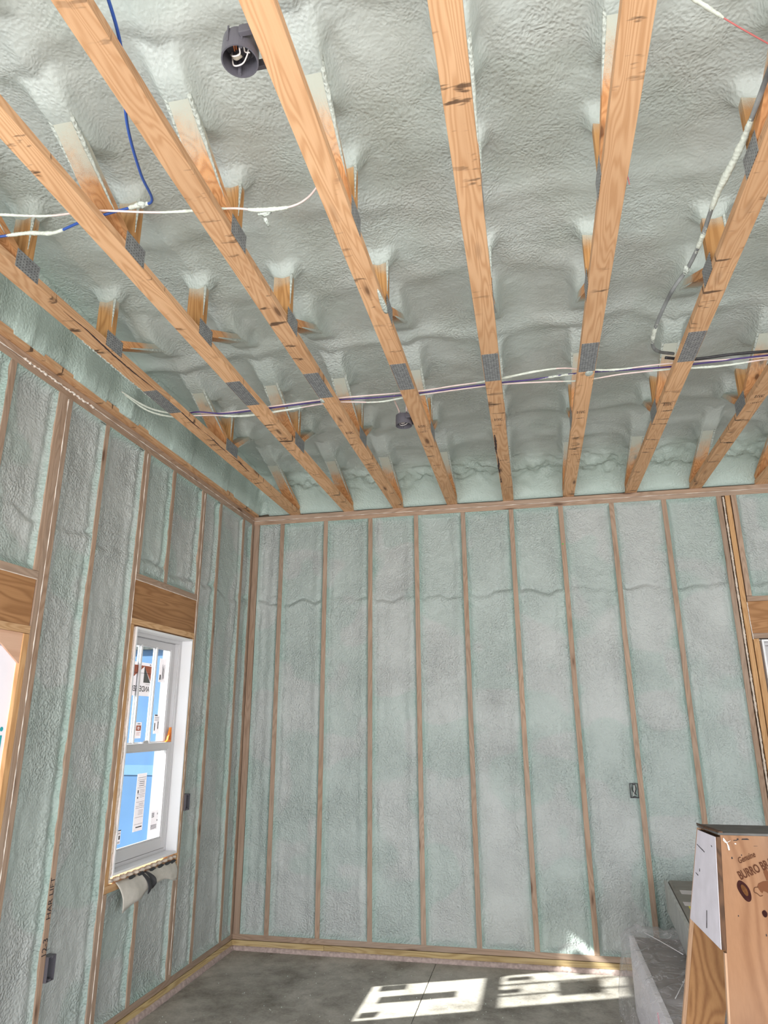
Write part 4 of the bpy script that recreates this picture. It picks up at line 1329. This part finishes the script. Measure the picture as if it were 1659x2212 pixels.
round_box(1.706, -4.295, ZT - 0.012, 'large grey round junction box beside the truss at the top of the photo', 1)
jb2 = round_box(1.708, -1.745, ZT - 0.012, 'small-looking grey round junction box below the wire bundle near the back wall', 2)

# ------------------------------------------------------------------ cables overhead
def cable(name, pts, r, mat, label, cat='cable', flat=1.0, coated=(), blobs=(), n=14, group=None):
    t = thing(name, pts[0], label, cat, group)
    bm = bmesh.new(); tube(bm, pts, r, seg=10, n=n, flat=flat)
    obj('jacket', bm, mat, t, smooth=True)
    S = spline(pts, n)
    for (a, b_, rr) in coated:
        i, j = int(a * (len(S) - 1)), max(int(a * (len(S) - 1)) + 2, int(b_ * (len(S) - 1)))
        seg = S[i:j + 1]
        bm = bmesh.new()
        tube(bm, seg, lambda q, rr=rr: rr * (0.45 + 0.6 * math.sin(math.pi * min(1, max(0, q))) ** 0.5 + 0.08 * math.sin(23 * q)), seg=9, n=4, rough=0.14, seed=i)
        obj('foam_coating', bm, M_coated, t, smooth=True)
    for k, (p, rx, ry, rz) in enumerate(blobs):
        bm = bmesh.new(); blob(bm, p, rx, ry, rz, k + 5, 0.3)
        obj('foam_drip', bm, M_foam_blob, t, smooth=True)
    return t


ZC = ZT + 0.055
cable('blue_cable', [(1.46, -4.75, ZC + 0.05), (1.40, -4.50, ZC + 0.04), (1.35, -4.33, ZC + 0.02), (1.24, -4.12, ZC), (1.155, -3.90, ZC + 0.02), (1.105, -3.74, ZC + 0.05),
                     (1.03, -3.715, ZC + 0.06), (0.93, -3.76, ZC), (0.80, -3.74, ZC), (0.66, -3.70, ZC + 0.01), (0.53, -3.70, ZC + 0.03), (0.36, -3.74, ZC), (0.2, -3.74, ZC + 0.02)],
      0.0052, M_blue, 'bright blue cable winding down between the left trusses', coated=((0.455, 0.53, 0.010), (0.72, 0.88, 0.008)), blobs=(((1.05, -3.715, ZC + 0.06), 0.020, 0.016, 0.013),))
cable('pinkish_cable', [(0.15, -3.87, ZC), (0.45, -3.86, ZC), (0.70, -3.80, ZC), (0.90, -3.785, ZC), (1.15, -3.735, ZC - 0.01), (1.40, -3.69, ZC), (1.50, -3.66, ZC), (1.62, -3.65, ZC), (1.70, -3.67, ZC + 0.01), (1.775, -3.74, ZC + 0.01)],
      0.0040, M_pink, 'thin pinkish white cable crossing the left trusses with a foam tuft', coated=((0.0, 0.26, 0.005), (0.44, 0.56, 0.0055), (0.62, 0.78, 0.008)),
      blobs=(((1.52, -3.64, ZC - 0.004), 0.030, 0.010, 0.008), ((1.515, -3.60, ZC - 0.01), 0.010, 0.030, 0.008)))
YB = -2.055
dz = 0.004
cable('purple_cable', [(0.40, YB - 0.02, ZC), (0.50, YB - 0.06, ZC - 0.02), (0.66, YB - 0.005, ZC - 0.02), (0.95, YB + 0.02, ZC), (1.33, YB + 0.0, ZC), (1.60, YB + 0.02, ZC), (1.82, YB + 0.02, ZC), (2.28, YB - 0.01, ZC), (2.50, YB - 0.01, ZC), (2.78, YB - 0.03, ZC), (3.25, YB - 0.0, ZC), (3.75, YB - 0.02, ZC), (4.3, YB, ZC), (4.7, YB + 0.05, ZC)],
      0.0062, M_purple, 'dark purple cable of the wire bundle crossing all the trusses', flat=0.7, coated=((0.63, 0.70, 0.006),), group='wire bundle across the trusses')
cable('coated_cable', [(0.05, YB - 0.18, ZC + 0.09), (0.14, YB - 0.06, ZC + 0.03), (0.27, YB + 0.0, ZC), (0.40, YB - 0.005, ZC - 0.01), (0.55, YB + 0.01, ZC - 0.015), (0.74, YB + 0.05, ZC - 0.02), (1.0, YB + 0.05, ZC - 0.01), (1.33, YB + 0.03, ZC), (1.60, YB + 0.06, ZC - 0.01), (1.82, YB + 0.045, ZC), (2.28, YB + 0.01, ZC), (2.55, YB + 0.03, ZC), (2.78, YB + 0.06, ZC), (3.0, YB + 0.03, ZC), (3.25, YB + 0.03, ZC), (3.5, YB + 0.03, ZC - 0.01), (3.8, YB + 0.02, ZC), (4.3, YB + 0.03, ZC)],
      0.0042, M_pink, 'white foam-dusted cable running lowest in the wire bundle', coated=((0.0, 0.15, 0.006), (0.26, 0.38, 0.0075), (0.45, 0.55, 0.0055), (0.66, 0.74, 0.0048), (0.80, 0.92, 0.0065)), group='wire bundle across the trusses')
cable('coated_cable', [(0.04, YB - 0.21, ZC + 0.10), (0.15, YB - 0.085, ZC + 0.04), (0.28, YB - 0.03, ZC + 0.01), (0.42, YB - 0.03, ZC), (0.60, YB + 0.0, ZC - 0.01), (0.9, YB + 0.01, ZC + 0.004), (1.33, YB - 0.015, ZC + 0.004), (1.82, YB + 0.0, ZC + 0.004), (2.05, YB - 0.01, ZC + 0.01), (2.28, YB - 0.05, ZC), (2.50, YB - 0.10, ZC), (2.66, YB - 0.11, ZC), (2.78, YB - 0.07, ZC), (2.95, YB - 0.03, ZC), (3.25, YB - 0.03, ZC + 0.004), (3.8, YB - 0.0, ZC), (4.3, YB, ZC)],
      0.0040, M_pink, 'white cable arching above the purple one in the wire bundle', coated=((0.0, 0.16, 0.006), (0.54, 0.68, 0.0065), (0.76, 0.84, 0.006)), group='wire bundle across the trusses')
cable('black_cable', [(3.20, YB - 0.09, ZC + 0.01), (3.34, YB - 0.06, ZC), (3.55, YB - 0.07, ZC), (3.80, YB - 0.06, ZC), (4.3, YB - 0.04, ZC), (4.7, YB, ZC)],
      0.0095, M_black, 'thick black cable at the right end of the wire bundle', flat=0.8)
cable('grey_cable', [(3.26, -4.35, ZC + 0.06), (3.225, -4.02, ZC + 0.05), (3.222, -3.75, ZC + 0.05), (3.216, -3.55, ZC + 0.045), (3.185, -3.33, ZC + 0.03), (3.18, -3.10, ZC + 0.02), (3.165, -2.92, ZC + 0.02), (3.12, -2.78, ZC), (3.09, -2.55, ZC - 0.02), (3.10, -2.36, ZC - 0.02), (3.15, -2.24, ZC), (3.235, -2.18, ZC + 0.01)],
      0.0085, M_gcable, 'thick grey cable looping along the right-hand truss', coated=((0.22, 0.40, 0.0125), (0.42, 0.50, 0.0095), (0.72, 0.82, 0.0095)), blobs=(((3.162, -2.905, ZC + 0.02), 0.016, 0.03, 0.018),))
cable('red_string', [(2.70, -4.45, ZC + 0.08), (2.86, -4.20, ZC + 0.06), (3.0, -4.08, ZC + 0.05), (3.17, -3.95, ZC + 0.05), (3.4, -3.78, ZC + 0.06)], 0.0022, M_red,
      'thin red string crossing the top right corner with a foam-covered length', cat='string', coated=((0.36, 0.58, 0.006),))
bm = bmesh.new()
tube(bm, [(2.822, -3.62, ZT + 0.03), (2.842, -3.55, ZT + 0.012)], 0.0018, seg=6, n=3)
tag(obj('red_wire_stub', bm, M_red), 'tiny red wire stub at the right edge of a truss in the upper right', 'wire')
# stems rising from the second junction box
cable('box_cable', [(1.69, -1.765, ZT + 0.05), (1.685, -1.80, ZT + 0.075), (1.68, -1.90, ZT + 0.09), (1.70, -2.02, ZC + 0.01)], 0.005, M_pink, 'pale cable dropping into the small round junction box, left of its pair')
cable('box_cable', [(1.73, -1.765, ZT + 0.05), (1.735, -1.80, ZT + 0.075), (1.745, -1.87, ZT + 0.09), (1.74, -2.02, ZC + 0.01)], 0.005, M_pink, 'pale cable dropping into the small round junction box, right against the truss')


# ------------------------------------------------------------------ wall outlet boxes
def outlet(mp, u0, u1, z0, z1, label, depth=0.055, proud=0.010, wires=True, shell=None):
    def b(bm, a, c, w0, w1, e, f, bev=0.0):
        p = mp(a, w0, e); q = mp(c, w1, f)
        return box(bm, p[0], q[0], p[1], q[1], p[2], q[2], bev)
    t = thing('outlet_box', mp((u0 + u1) / 2, 0, z0), label, 'outlet box', 'open outlet boxes on the studs')
    bm = bmesh.new(); k = 0.003
    b(bm, u0, u0 + k, -proud, depth, z0, z1); b(bm, u1 - k, u1, -proud, depth, z0, z1)
    b(bm, u0 + k, u1 - k, -proud, depth, z0, z0 + k); b(bm, u0 + k, u1 - k, -proud, depth, z1 - k, z1)
    um = (u0 + u1) / 2
    b(bm, um - 0.007, um + 0.007, -proud, depth - 0.01, z0 + k, z0 + k + 0.008); b(bm, um - 0.007, um + 0.007, -proud, depth - 0.01, z1 - k - 0.008, z1 - k)
    obj('shell', bm, shell or M_box, t)
    bm = bmesh.new(); b(bm, u0 + k, u1 - k, depth - 0.004, depth, z0 + k, z1 - k); obj('back', bm, M_box_in, t)
    if wires:
        zz = (z0 + z1) / 2
        bm = bmesh.new(); tube(bm, [mp(um + 0.006, 0.02, z1 - 0.006), mp(um + 0.004, 0.004, zz + 0.01), mp(um - 0.012, 0.012, z0 + 0.01)], 0.0024, seg=6, n=8)
        obj('white_wire', bm, M_wwire, t, smooth=True)
        bm = bmesh.new(); tube(bm, [mp(um - 0.008, 0.03, z1 - 0.006), mp(um - 0.010, 0.016, zz), mp(um + 0.014, 0.02, z0 + 0.02)], 0.003, seg=6, n=8)
        tube(bm, [mp(um + 0.012, 0.03, z1 - 0.008), mp(um + 0.014, 0.016, zz + 0.01), mp(um + 0.004, 0.02, zz - 0.02)], 0.003, seg=6, n=8)
        obj('black_wire', bm, M_bwire, t, smooth=True)
    return t


mb = lambda u, w, z: (u, w, z)
ml = lambda u, w, z: (-w, u, z)
outlet(mb, 3.042, 3.099, 1.132, 1.232, 'dark open outlet box with wires on the back wall stud', shell=M_box_in, proud=0.004)
outlet(ml, -0.961, -0.904, 1.095, 1.200, 'grey outlet box beside the right stud of the left window', proud=0.016, wires=False)
outlet(ml, -2.261, -2.203, 0.475, 0.585, 'grey outlet box low on the handwritten stud of the left wall', proud=0.016, wires=False)

# ------------------------------------------------------------------ cartons under plastic
lc = thing('wrapped_carton', (3.3, -1.6, 0), 'long low grey-brown carton under clear plastic sheeting, white padded left side', 'carton')
obj('body', boxbm(2.905, 3.95, -2.40, -0.66, 0.0, 0.405, 0.006), M_card, lc)
obj('white_side', boxbm(2.875, 2.904, -2.40, -0.65, 0.0, 0.412, 0.008), M_white_side, lc)
bm = bmesh.new()
tube(bm, [(2.874, -1.70, 0.36), (2.873, -1.72, 0.30), (2.873, -1.66, 0.27), (2.873, -1.71, 0.22)], 0.004, seg=6, n=8, flat=0.4)
tube(bm, [(2.873, -1.86, 0.20), (2.873, -1.80, 0.17), (2.873, -1.84, 0.13)], 0.006, seg=6, n=8, flat=0.4)
obj('pink_scrawl', bm, M_pinkmark, lc)

sh = thing('plastic_sheeting', (3.3, -1.6, 0), 'crumpled clear plastic sheeting draped over the low carton', 'plastic sheet')
nu, nv = 150, 130
vv = []
S_ = np.linspace(0, 1, nu); Tt = np.linspace(0, 1, nv)
Sg, Tg = np.meshgrid(S_, Tt, indexing='ij')
Yg = -2.42 + Tg * (2.42 - 0.40)
# profile: from the right over the top to the left edge and down
dist = Sg * 1.62                      # arc length from x=3.95 leftwards
top_len = 3.95 - 2.862
Xg = np.where(dist < top_len, 3.95 - dist, 2.862 - 0.09 * np.clip(dist - top_len, 0, 1) * 0.8)
Zg2 = np.where(dist < top_len, 0.418, 0.418 - np.clip(dist - top_len, 0, 1) * 0.78)
# the sheet falls away beyond the carton's back end
fall = sstep(-0.66, -0.42, Yg)
Zg2 = Zg2 - fall * 0.20 * (Zg2 / 0.42)
crs = fbm(Xg + Zg2, Yg * 0.7, 0.16, 501, 3)
fold = np.abs(vnoise((Xg + Zg2) * 0.8 + Yg * 0.5, Yg - Xg, 0.11, 502))
amp = 0.020 + 0.03 * sstep(-1.1, -0.6, Yg)
on_top = (dist < top_len)
Zg2 = Zg2 + np.where(on_top, amp * (0.55 + crs) + 0.03 * (0.35 - fold).clip(0) * 1.6, 0) * 1.0
Xg = Xg - np.where(on_top, 0, 0.008 + 0.020 * (0.6 + crs) + 0.02 * np.exp(-((Yg + 0.66) / 0.18) ** 2))
Zg2 = np.clip(Zg2, 0.004, np.where(Xg > 3.15, 0.442, 2))
idx = np.arange(nu * nv).reshape(nu, nv)
F = np.stack([idx[:-1, :-1], idx[1:, :-1], idx[1:, 1:], idx[:-1, 1:]], -1).reshape(-1, 4)
V = np.stack([Xg.ravel(), Yg.ravel(), Zg2.ravel()], -1)
obj('sheet', (V.tolist(), F.tolist()), M_film, sh, smooth=True)
bm = bmesh.new()
tube(bm, [(2.95, -1.75, 0.437), (3.03, -1.55, 0.452), (3.08, -1.38, 0.456), (3.10, -1.32, 0.452)], 0.0022, seg=5, n=8, rough=0.3)
tube(bm, [(3.10, -1.34, 0.452), (3.14, -1.47, 0.456), (3.16, -1.42, 0.452), (3.2, -1.30, 0.448)], 0.0022, seg=5, n=8, rough=0.3)
tube(bm, [(2.95, -0.75, 0.455), (3.02, -0.95, 0.462), (3.10, -1.15, 0.458)], 0.0025, seg=5, n=8, rough=0.3)
tube(bm, [(3.02, -1.55, 0.447), (3.11, -1.55, 0.447), (3.12, -1.62, 0.447), (3.05, -1.60, 0.447)], 0.0018, seg=5, n=8, rough=0.3)
obj('crease', bm, simple('bright_plastic_crease', (0.75, 0.73, 0.76), 0.15, 0.9), sh, smooth=True)

uc = thing('wrapped_carton', (3.5, -0.95, 0.43), 'upper grey carton with white and yellow labels leaning behind the stand', 'carton')


def rotbox(bm, x0, x1, y0, y1, z0, z1, bev=0.0, ang=math.radians(-3.7), piv=(3.18, -0.20)):
    b2 = bmesh.new(); box(b2, x0, x1, y0, y1, z0, z1, bev)
    tmp = bpy.data.meshes.new('t'); b2.to_mesh(tmp); b2.free()
    tmp.transform(Matrix.Translation((piv[0], piv[1], 0)) @ Matrix.Rotation(ang, 4, 'Z') @ Matrix.Translation((-piv[0], -piv[1], 0)))
    bm.from_mesh(tmp)
    bpy.data.meshes.remove(tmp)
    return bm


obj('body', rotbox(bmesh.new(), 3.20, 3.95, -1.78, -0.21, 0.446, 0.645, 0.02), M_card2, uc)
obj('plastic_edge', rotbox(bmesh.new(), 3.178, 3.20, -1.79, -0.20, 0.446, 0.640, 0.010), simple('cloudy_edge_wrap', (0.40, 0.40, 0.39), 0.35, 0.6, noise=0.2, nscale=14, bump=0.6), uc)
obj('white_label', rotbox(bmesh.new(), 3.240, 3.48, -0.62, -0.52, 0.6452, 0.6465), M_paper, uc)
obj('white_label', rotbox(bmesh.new(), 3.222, 3.46, -0.92, -0.83, 0.6452, 0.6465), M_paper, uc)
obj('yellow_label', rotbox(bmesh.new(), 3.240, 3.46, -1.00, -0.93, 0.6452, 0.6465), M_yellow, uc)

# ------------------------------------------------------------------ plywood trestle stand
st = thing('plywood_trestle', (3.15, -3.15, 0), 'tall plywood trestle stand with stencilled lettering at the lower right', 'trestle', None)


def fp(x, z, off=0.0):     # point on the front panel plane
    return Vector((x, -3.25 - 0.2 * (1.352 - z) - off, z))


def rp(x, z, off=0.0):     # point on the rear panel plane
    return Vector((x, -3.075 + 0.25 * (1.345 - z) + off, z))


def legpoly(P, xl_top, sl, ztop, xr_top, arch_z, legw_top, legw_bot, zb=0.0):
    """outline of a panel with an arched cut-out, as points"""
    xl = lambda z: xl_top - sl * (ztop - z)
    xr = lambda z: xr_top + sl * (ztop - z)
    pts = [P(xl(ztop), ztop), P(xl(zb), zb), P(xl(zb) + legw_bot, zb)]
    n = 14
    ci = (xl_top + xr_top) / 2
    xa = xl(arch_z) + legw_top
    # leg inner side then arch over to the other leg
    za = arch_z - 0.10
    pts.append(P(xl(za) + legw_top * 0.98, za))
    half = ci - (xl(za) + legw_top * 0.98)
    for k in range(1, n):
        a = math.pi * k / n
        pts.append(P(ci - half * math.cos(a), za + 0.10 * math.sin(a)))
    pts.append(P(xr(za) - legw_top * 0.98, za))
    pts += [P(xr(zb) - legw_bot, zb), P(xr(zb), zb), P(xr(ztop), ztop)]
    return pts


bm = bmesh.new(); prism(bm, legpoly(fp, 2.919, 0.124, 1.345, 3.42, 0.80, 0.17, 0.11), (0, 0.016, 0))
front = obj('front_panel', bm, M_ply, st)
bm = bmesh.new(); prism(bm, legpoly(rp, 2.902, 0.154, 1.340, 3.43, 0.93, 0.120, 0.09), (0, 0.014, 0))
rear = obj('rear_panel', bm, M_ply_in, st)
rear['label'] = 'darker brown rear panel'
# pale cut edges
bm = bmesh.new()
e = 0.0105
prism(bm, [rp(2.902 - e, 1.34, -0.002), rp(2.902 - 0.154 * 1.34 - e, 0, -0.002), rp(2.902 - 0.154 * 1.34, 0, -0.002), rp(2.902, 1.34, -0.002)], (0, 0.016, 0))
obj('cut_edge', bm, M_plyedge, st)
bm = bmesh.new()
zt_ = 1.05
prism(bm, [fp(2.919 - 0.124 * (1.345 - zt_) - 0.006, zt_, -0.001), fp(2.919 - 0.124 * 1.345 - 0.006, 0, -0.001), fp(2.919 - 0.124 * 1.345, 0, -0.001), fp(2.919 - 0.124 * (1.345 - zt_), zt_, -0.001)], (0, 0.016, 0))
obj('cut_edge', bm, M_plyedge, st)
# white painted side board
zb_ = 1.058
A = fp(2.906, 1.340); B = fp(2.906 - 0.124 * (1.34 - zb_), zb_); C_ = rp(2.893 - 0.154 * (1.34 - 1.062), 1.062); D = rp(2.893, 1.335)
A.y += 0.001
bm = bmesh.new(); prism(bm, [A + Vector((-0.003, -0.002, 0)), B + Vector((-0.003, -0.002, 0)), C_ + Vector((-0.003, 0, 0)), D + Vector((-0.003, 0, 0))], (0.0012, 0, 0))
o = obj('white_paint_face', bm, M_white_paint, st); o['label'] = 'white painted face of the side board'
bm = bmesh.new(); prism(bm, [A + Vector((-0.0016, -0.002, 0)), B + Vector((-0.0016, -0.002, 0)), C_ + Vector((-0.0016, 0, 0)), D + Vector((-0.0016, 0, 0))], (0.0130, 0, 0))
side = obj('side_board', bm, M_edge_dark, st); side['label'] = 'side board with dark weathered plywood edge'
# scratches
bm = bmesh.new()
def on_side(s, t):   # s along depth 0..1, t down 0..1
    top = A.lerp(D, s); bot = B.lerp(C_, s)
    return top.lerp(bot, t) + Vector((-0.0036, -0.001, 0))
for (s0_, t0_, s1_, t1_) in ((0.42, 0.76, 0.42, 0.93), (0.95, 0.16, 0.55, 0.20), (0.75, 0.40, 0.74, 0.43), (0.2, 0.10, 0.17, 0.11), (0.9, 0.47, 0.8, 0.48)):
    tube(bm, [on_side(s0_, t0_), on_side(s1_, t1_)], 0.0011, seg=5, n=4, rough=0.4)
obj('scratch', bm, M_ink, st)
# top board with chamfered end
bm = bmesh.new()
prism(bm, [Vector((2.912, -3.252, 1.3455)), Vector((3.43, -3.252, 1.3455)), Vector((3.43, -3.070, 1.3455)), Vector((2.890, -3.070, 1.3455)), Vector((2.893, -3.12, 1.3455))], (0, 0, 0.006))
top = obj('top_board', bm, M_dtop, st); top['label'] = 'dark grey painted top'
bm = bmesh.new()
prism(bm, [Vector((2.890, -3.17, 1.352)), Vector((2.915, -3.254, 1.352)), Vector((2.926, -3.254, 1.352)), Vector((2.905, -3.13, 1.352)), Vector((2.889, -3.072, 1.352))], (0, 0, 0.0035))
obj('worn_edge', bm, M_edge_dark, st)
# drips and scuffs on the front panel
def fpt(x, z): return fp(x, z, 0.0015)
bm = bmesh.new()
tube(bm, [fpt(2.925, 1.338), fpt(2.934, 1.322), fpt(2.936, 1.306)], lambda q: 0.0035 - 0.001 * q, seg=7, n=6, flat=0.4)
tube(bm, [fpt(2.924, 1.334), fpt(2.930, 1.326), fpt(2.944, 1.331)], lambda q: 0.003 - 0.002 * q, seg=7, n=6, flat=0.4)
tube(bm, [fpt(2.954, 1.324), fpt(2.958, 1.323)], 0.0016, seg=6, n=3)
obj('white_drip', bm, M_wtip, st, smooth=True)
bm = bmesh.new()
for (x, z, w, hh) in ((2.952, 1.331, 0.012, 0.0025), (2.975, 1.334, 0.022, 0.004), (3.005, 1.318, 0.012, 0.001), (2.966, 1.292, 0.003, 0.004), (2.938, 1.283, 0.004, 0.006), (2.928, 1.139, 0.003, 0.004), (2.992, 1.095, 0.003, 0.006), (3.008, 1.03, 0.003, 0.005), (3.0, 1.155, 0.004, 0.003), (2.962, 1.333, 0.006, 0.005)):
    prism(bm, [fp(x, z, 0.0006), fp(x + w, z + 0.0005, 0.0006), fp(x + w * 0.8, z + hh, 0.0006), fp(x + w * 0.1, z + hh * 0.8, 0.0006)], (0, 0.0006, 0))
obj('scuff', bm, M_ink, st)
# knots


def disc(bm, cx, cz, rx, rz, rot, off, n=26, wob=0.06):
    pts = []
    for k in range(n):
        a = 2 * math.pi * k / n
        u = rx * math.cos(a) * (1 + wob * math.sin(3 * a + 1)); v = rz * math.sin(a) * (1 + wob * math.sin(2 * a))
        pts.append(fp(cx + u * math.cos(rot) - v * math.sin(rot), cz + u * math.sin(rot) + v * math.cos(rot), off))
    prism(bm, pts, (0, 0.0006, 0))


bm = bmesh.new(); disc(bm, 2.957, 1.203, 0.0145, 0.0275, 0.42, 0.0010)
obj('knot', bm, M_knot, st)
bm = bmesh.new(); disc(bm, 3.000, 1.149, 0.0068, 0.0085, 0.2, 0.0010)
obj('knot', bm, M_knot, st)
bm = bmesh.new(); disc(bm, 2.958, 1.205, 0.0065, 0.0150, 0.42, 0.0018)
obj('knot_heart', bm, M_knot_in, st)
# stencilled lettering rising to the right
xd = Vector((1, 0, 0.42)); nrm = Vector((0, -1, 0.2)).normalized()
xd = (xd - nrm * xd.dot(nrm)).normalized(); yd = nrm.cross(xd).normalized()
if yd.z < 0: yd = -yd
xd2 = Vector((1, 0.2 * 0.40, 0.40)).normalized()
yd2 = nrm.cross(xd2).normalized()
if yd2.z < 0: yd2 = -yd2
text_obj('lettering', 'Genuine', 0.0225, M_brownink, st, fp(2.980, 1.288, 0.0014), xd, (yd + xd * 0.25), sx=0.70, bold=0.0003)
text_obj('lettering', 'BURRO BRAND', 0.031, M_brownink, st, fp(3.012, 1.264, 0.0014), xd2, yd2, sx=0.63, bold=0.0007)
# donkey head print: ears, head and muzzle, running off to the right
bm = bmesh.new()
def head(pts): prism(bm, [fp(2.992 + a * 0.001, 1.205 + b_ * 0.001, 0.0012) for a, b_ in pts], (0, 0.0006, 0))
head([(2, 10), (6, 18), (20, 24), (42, 26), (60, 34), (78, 40), (96, 36), (100, 18), (84, -2), (60, -12), (40, -14), (34, -10), (22, -2), (16, 0), (12, -6), (8, -2)])
head([(30, 26), (26, 48), (34, 60), (40, 44), (40, 28)])
head([(62, 34), (70, 62), (82, 70), (84, 52), (76, 38)])
obj('donkey_print', bm, M_burro, st)
bm = bmesh.new()
tube(bm, [fp(2.996, 1.214, 0.001), fp(2.986, 1.212, 0.001), fp(2.983, 1.202, 0.001), fp(2.990, 1.198, 0.001), fp(2.997, 1.192, 0.001), fp(3.004, 1.194, 0.001)], 0.0009, seg=5, n=8)
obj('muzzle_outline', bm, M_brownink, st)

# ------------------------------------------------------------------ small foam crumbs on the slab
rn = random.Random(12)
bm = bmesh.new()
for i in range(240):
    x = rn.uniform(0.1, 2.85); y = rn.uniform(-1.7, -0.06)
    s = rn.uniform(0.0012, 0.0032)
    r = bmesh.ops.create_icosphere(bm, subdivisions=1, radius=s, matrix=Matrix.Translation((x, y, s * 0.7)))
o = obj('foam_crumbs', bm, M_foam_blob)
tag(o, 'tiny pale foam crumbs scattered over the concrete floor', 'foam crumbs', kind='stuff')
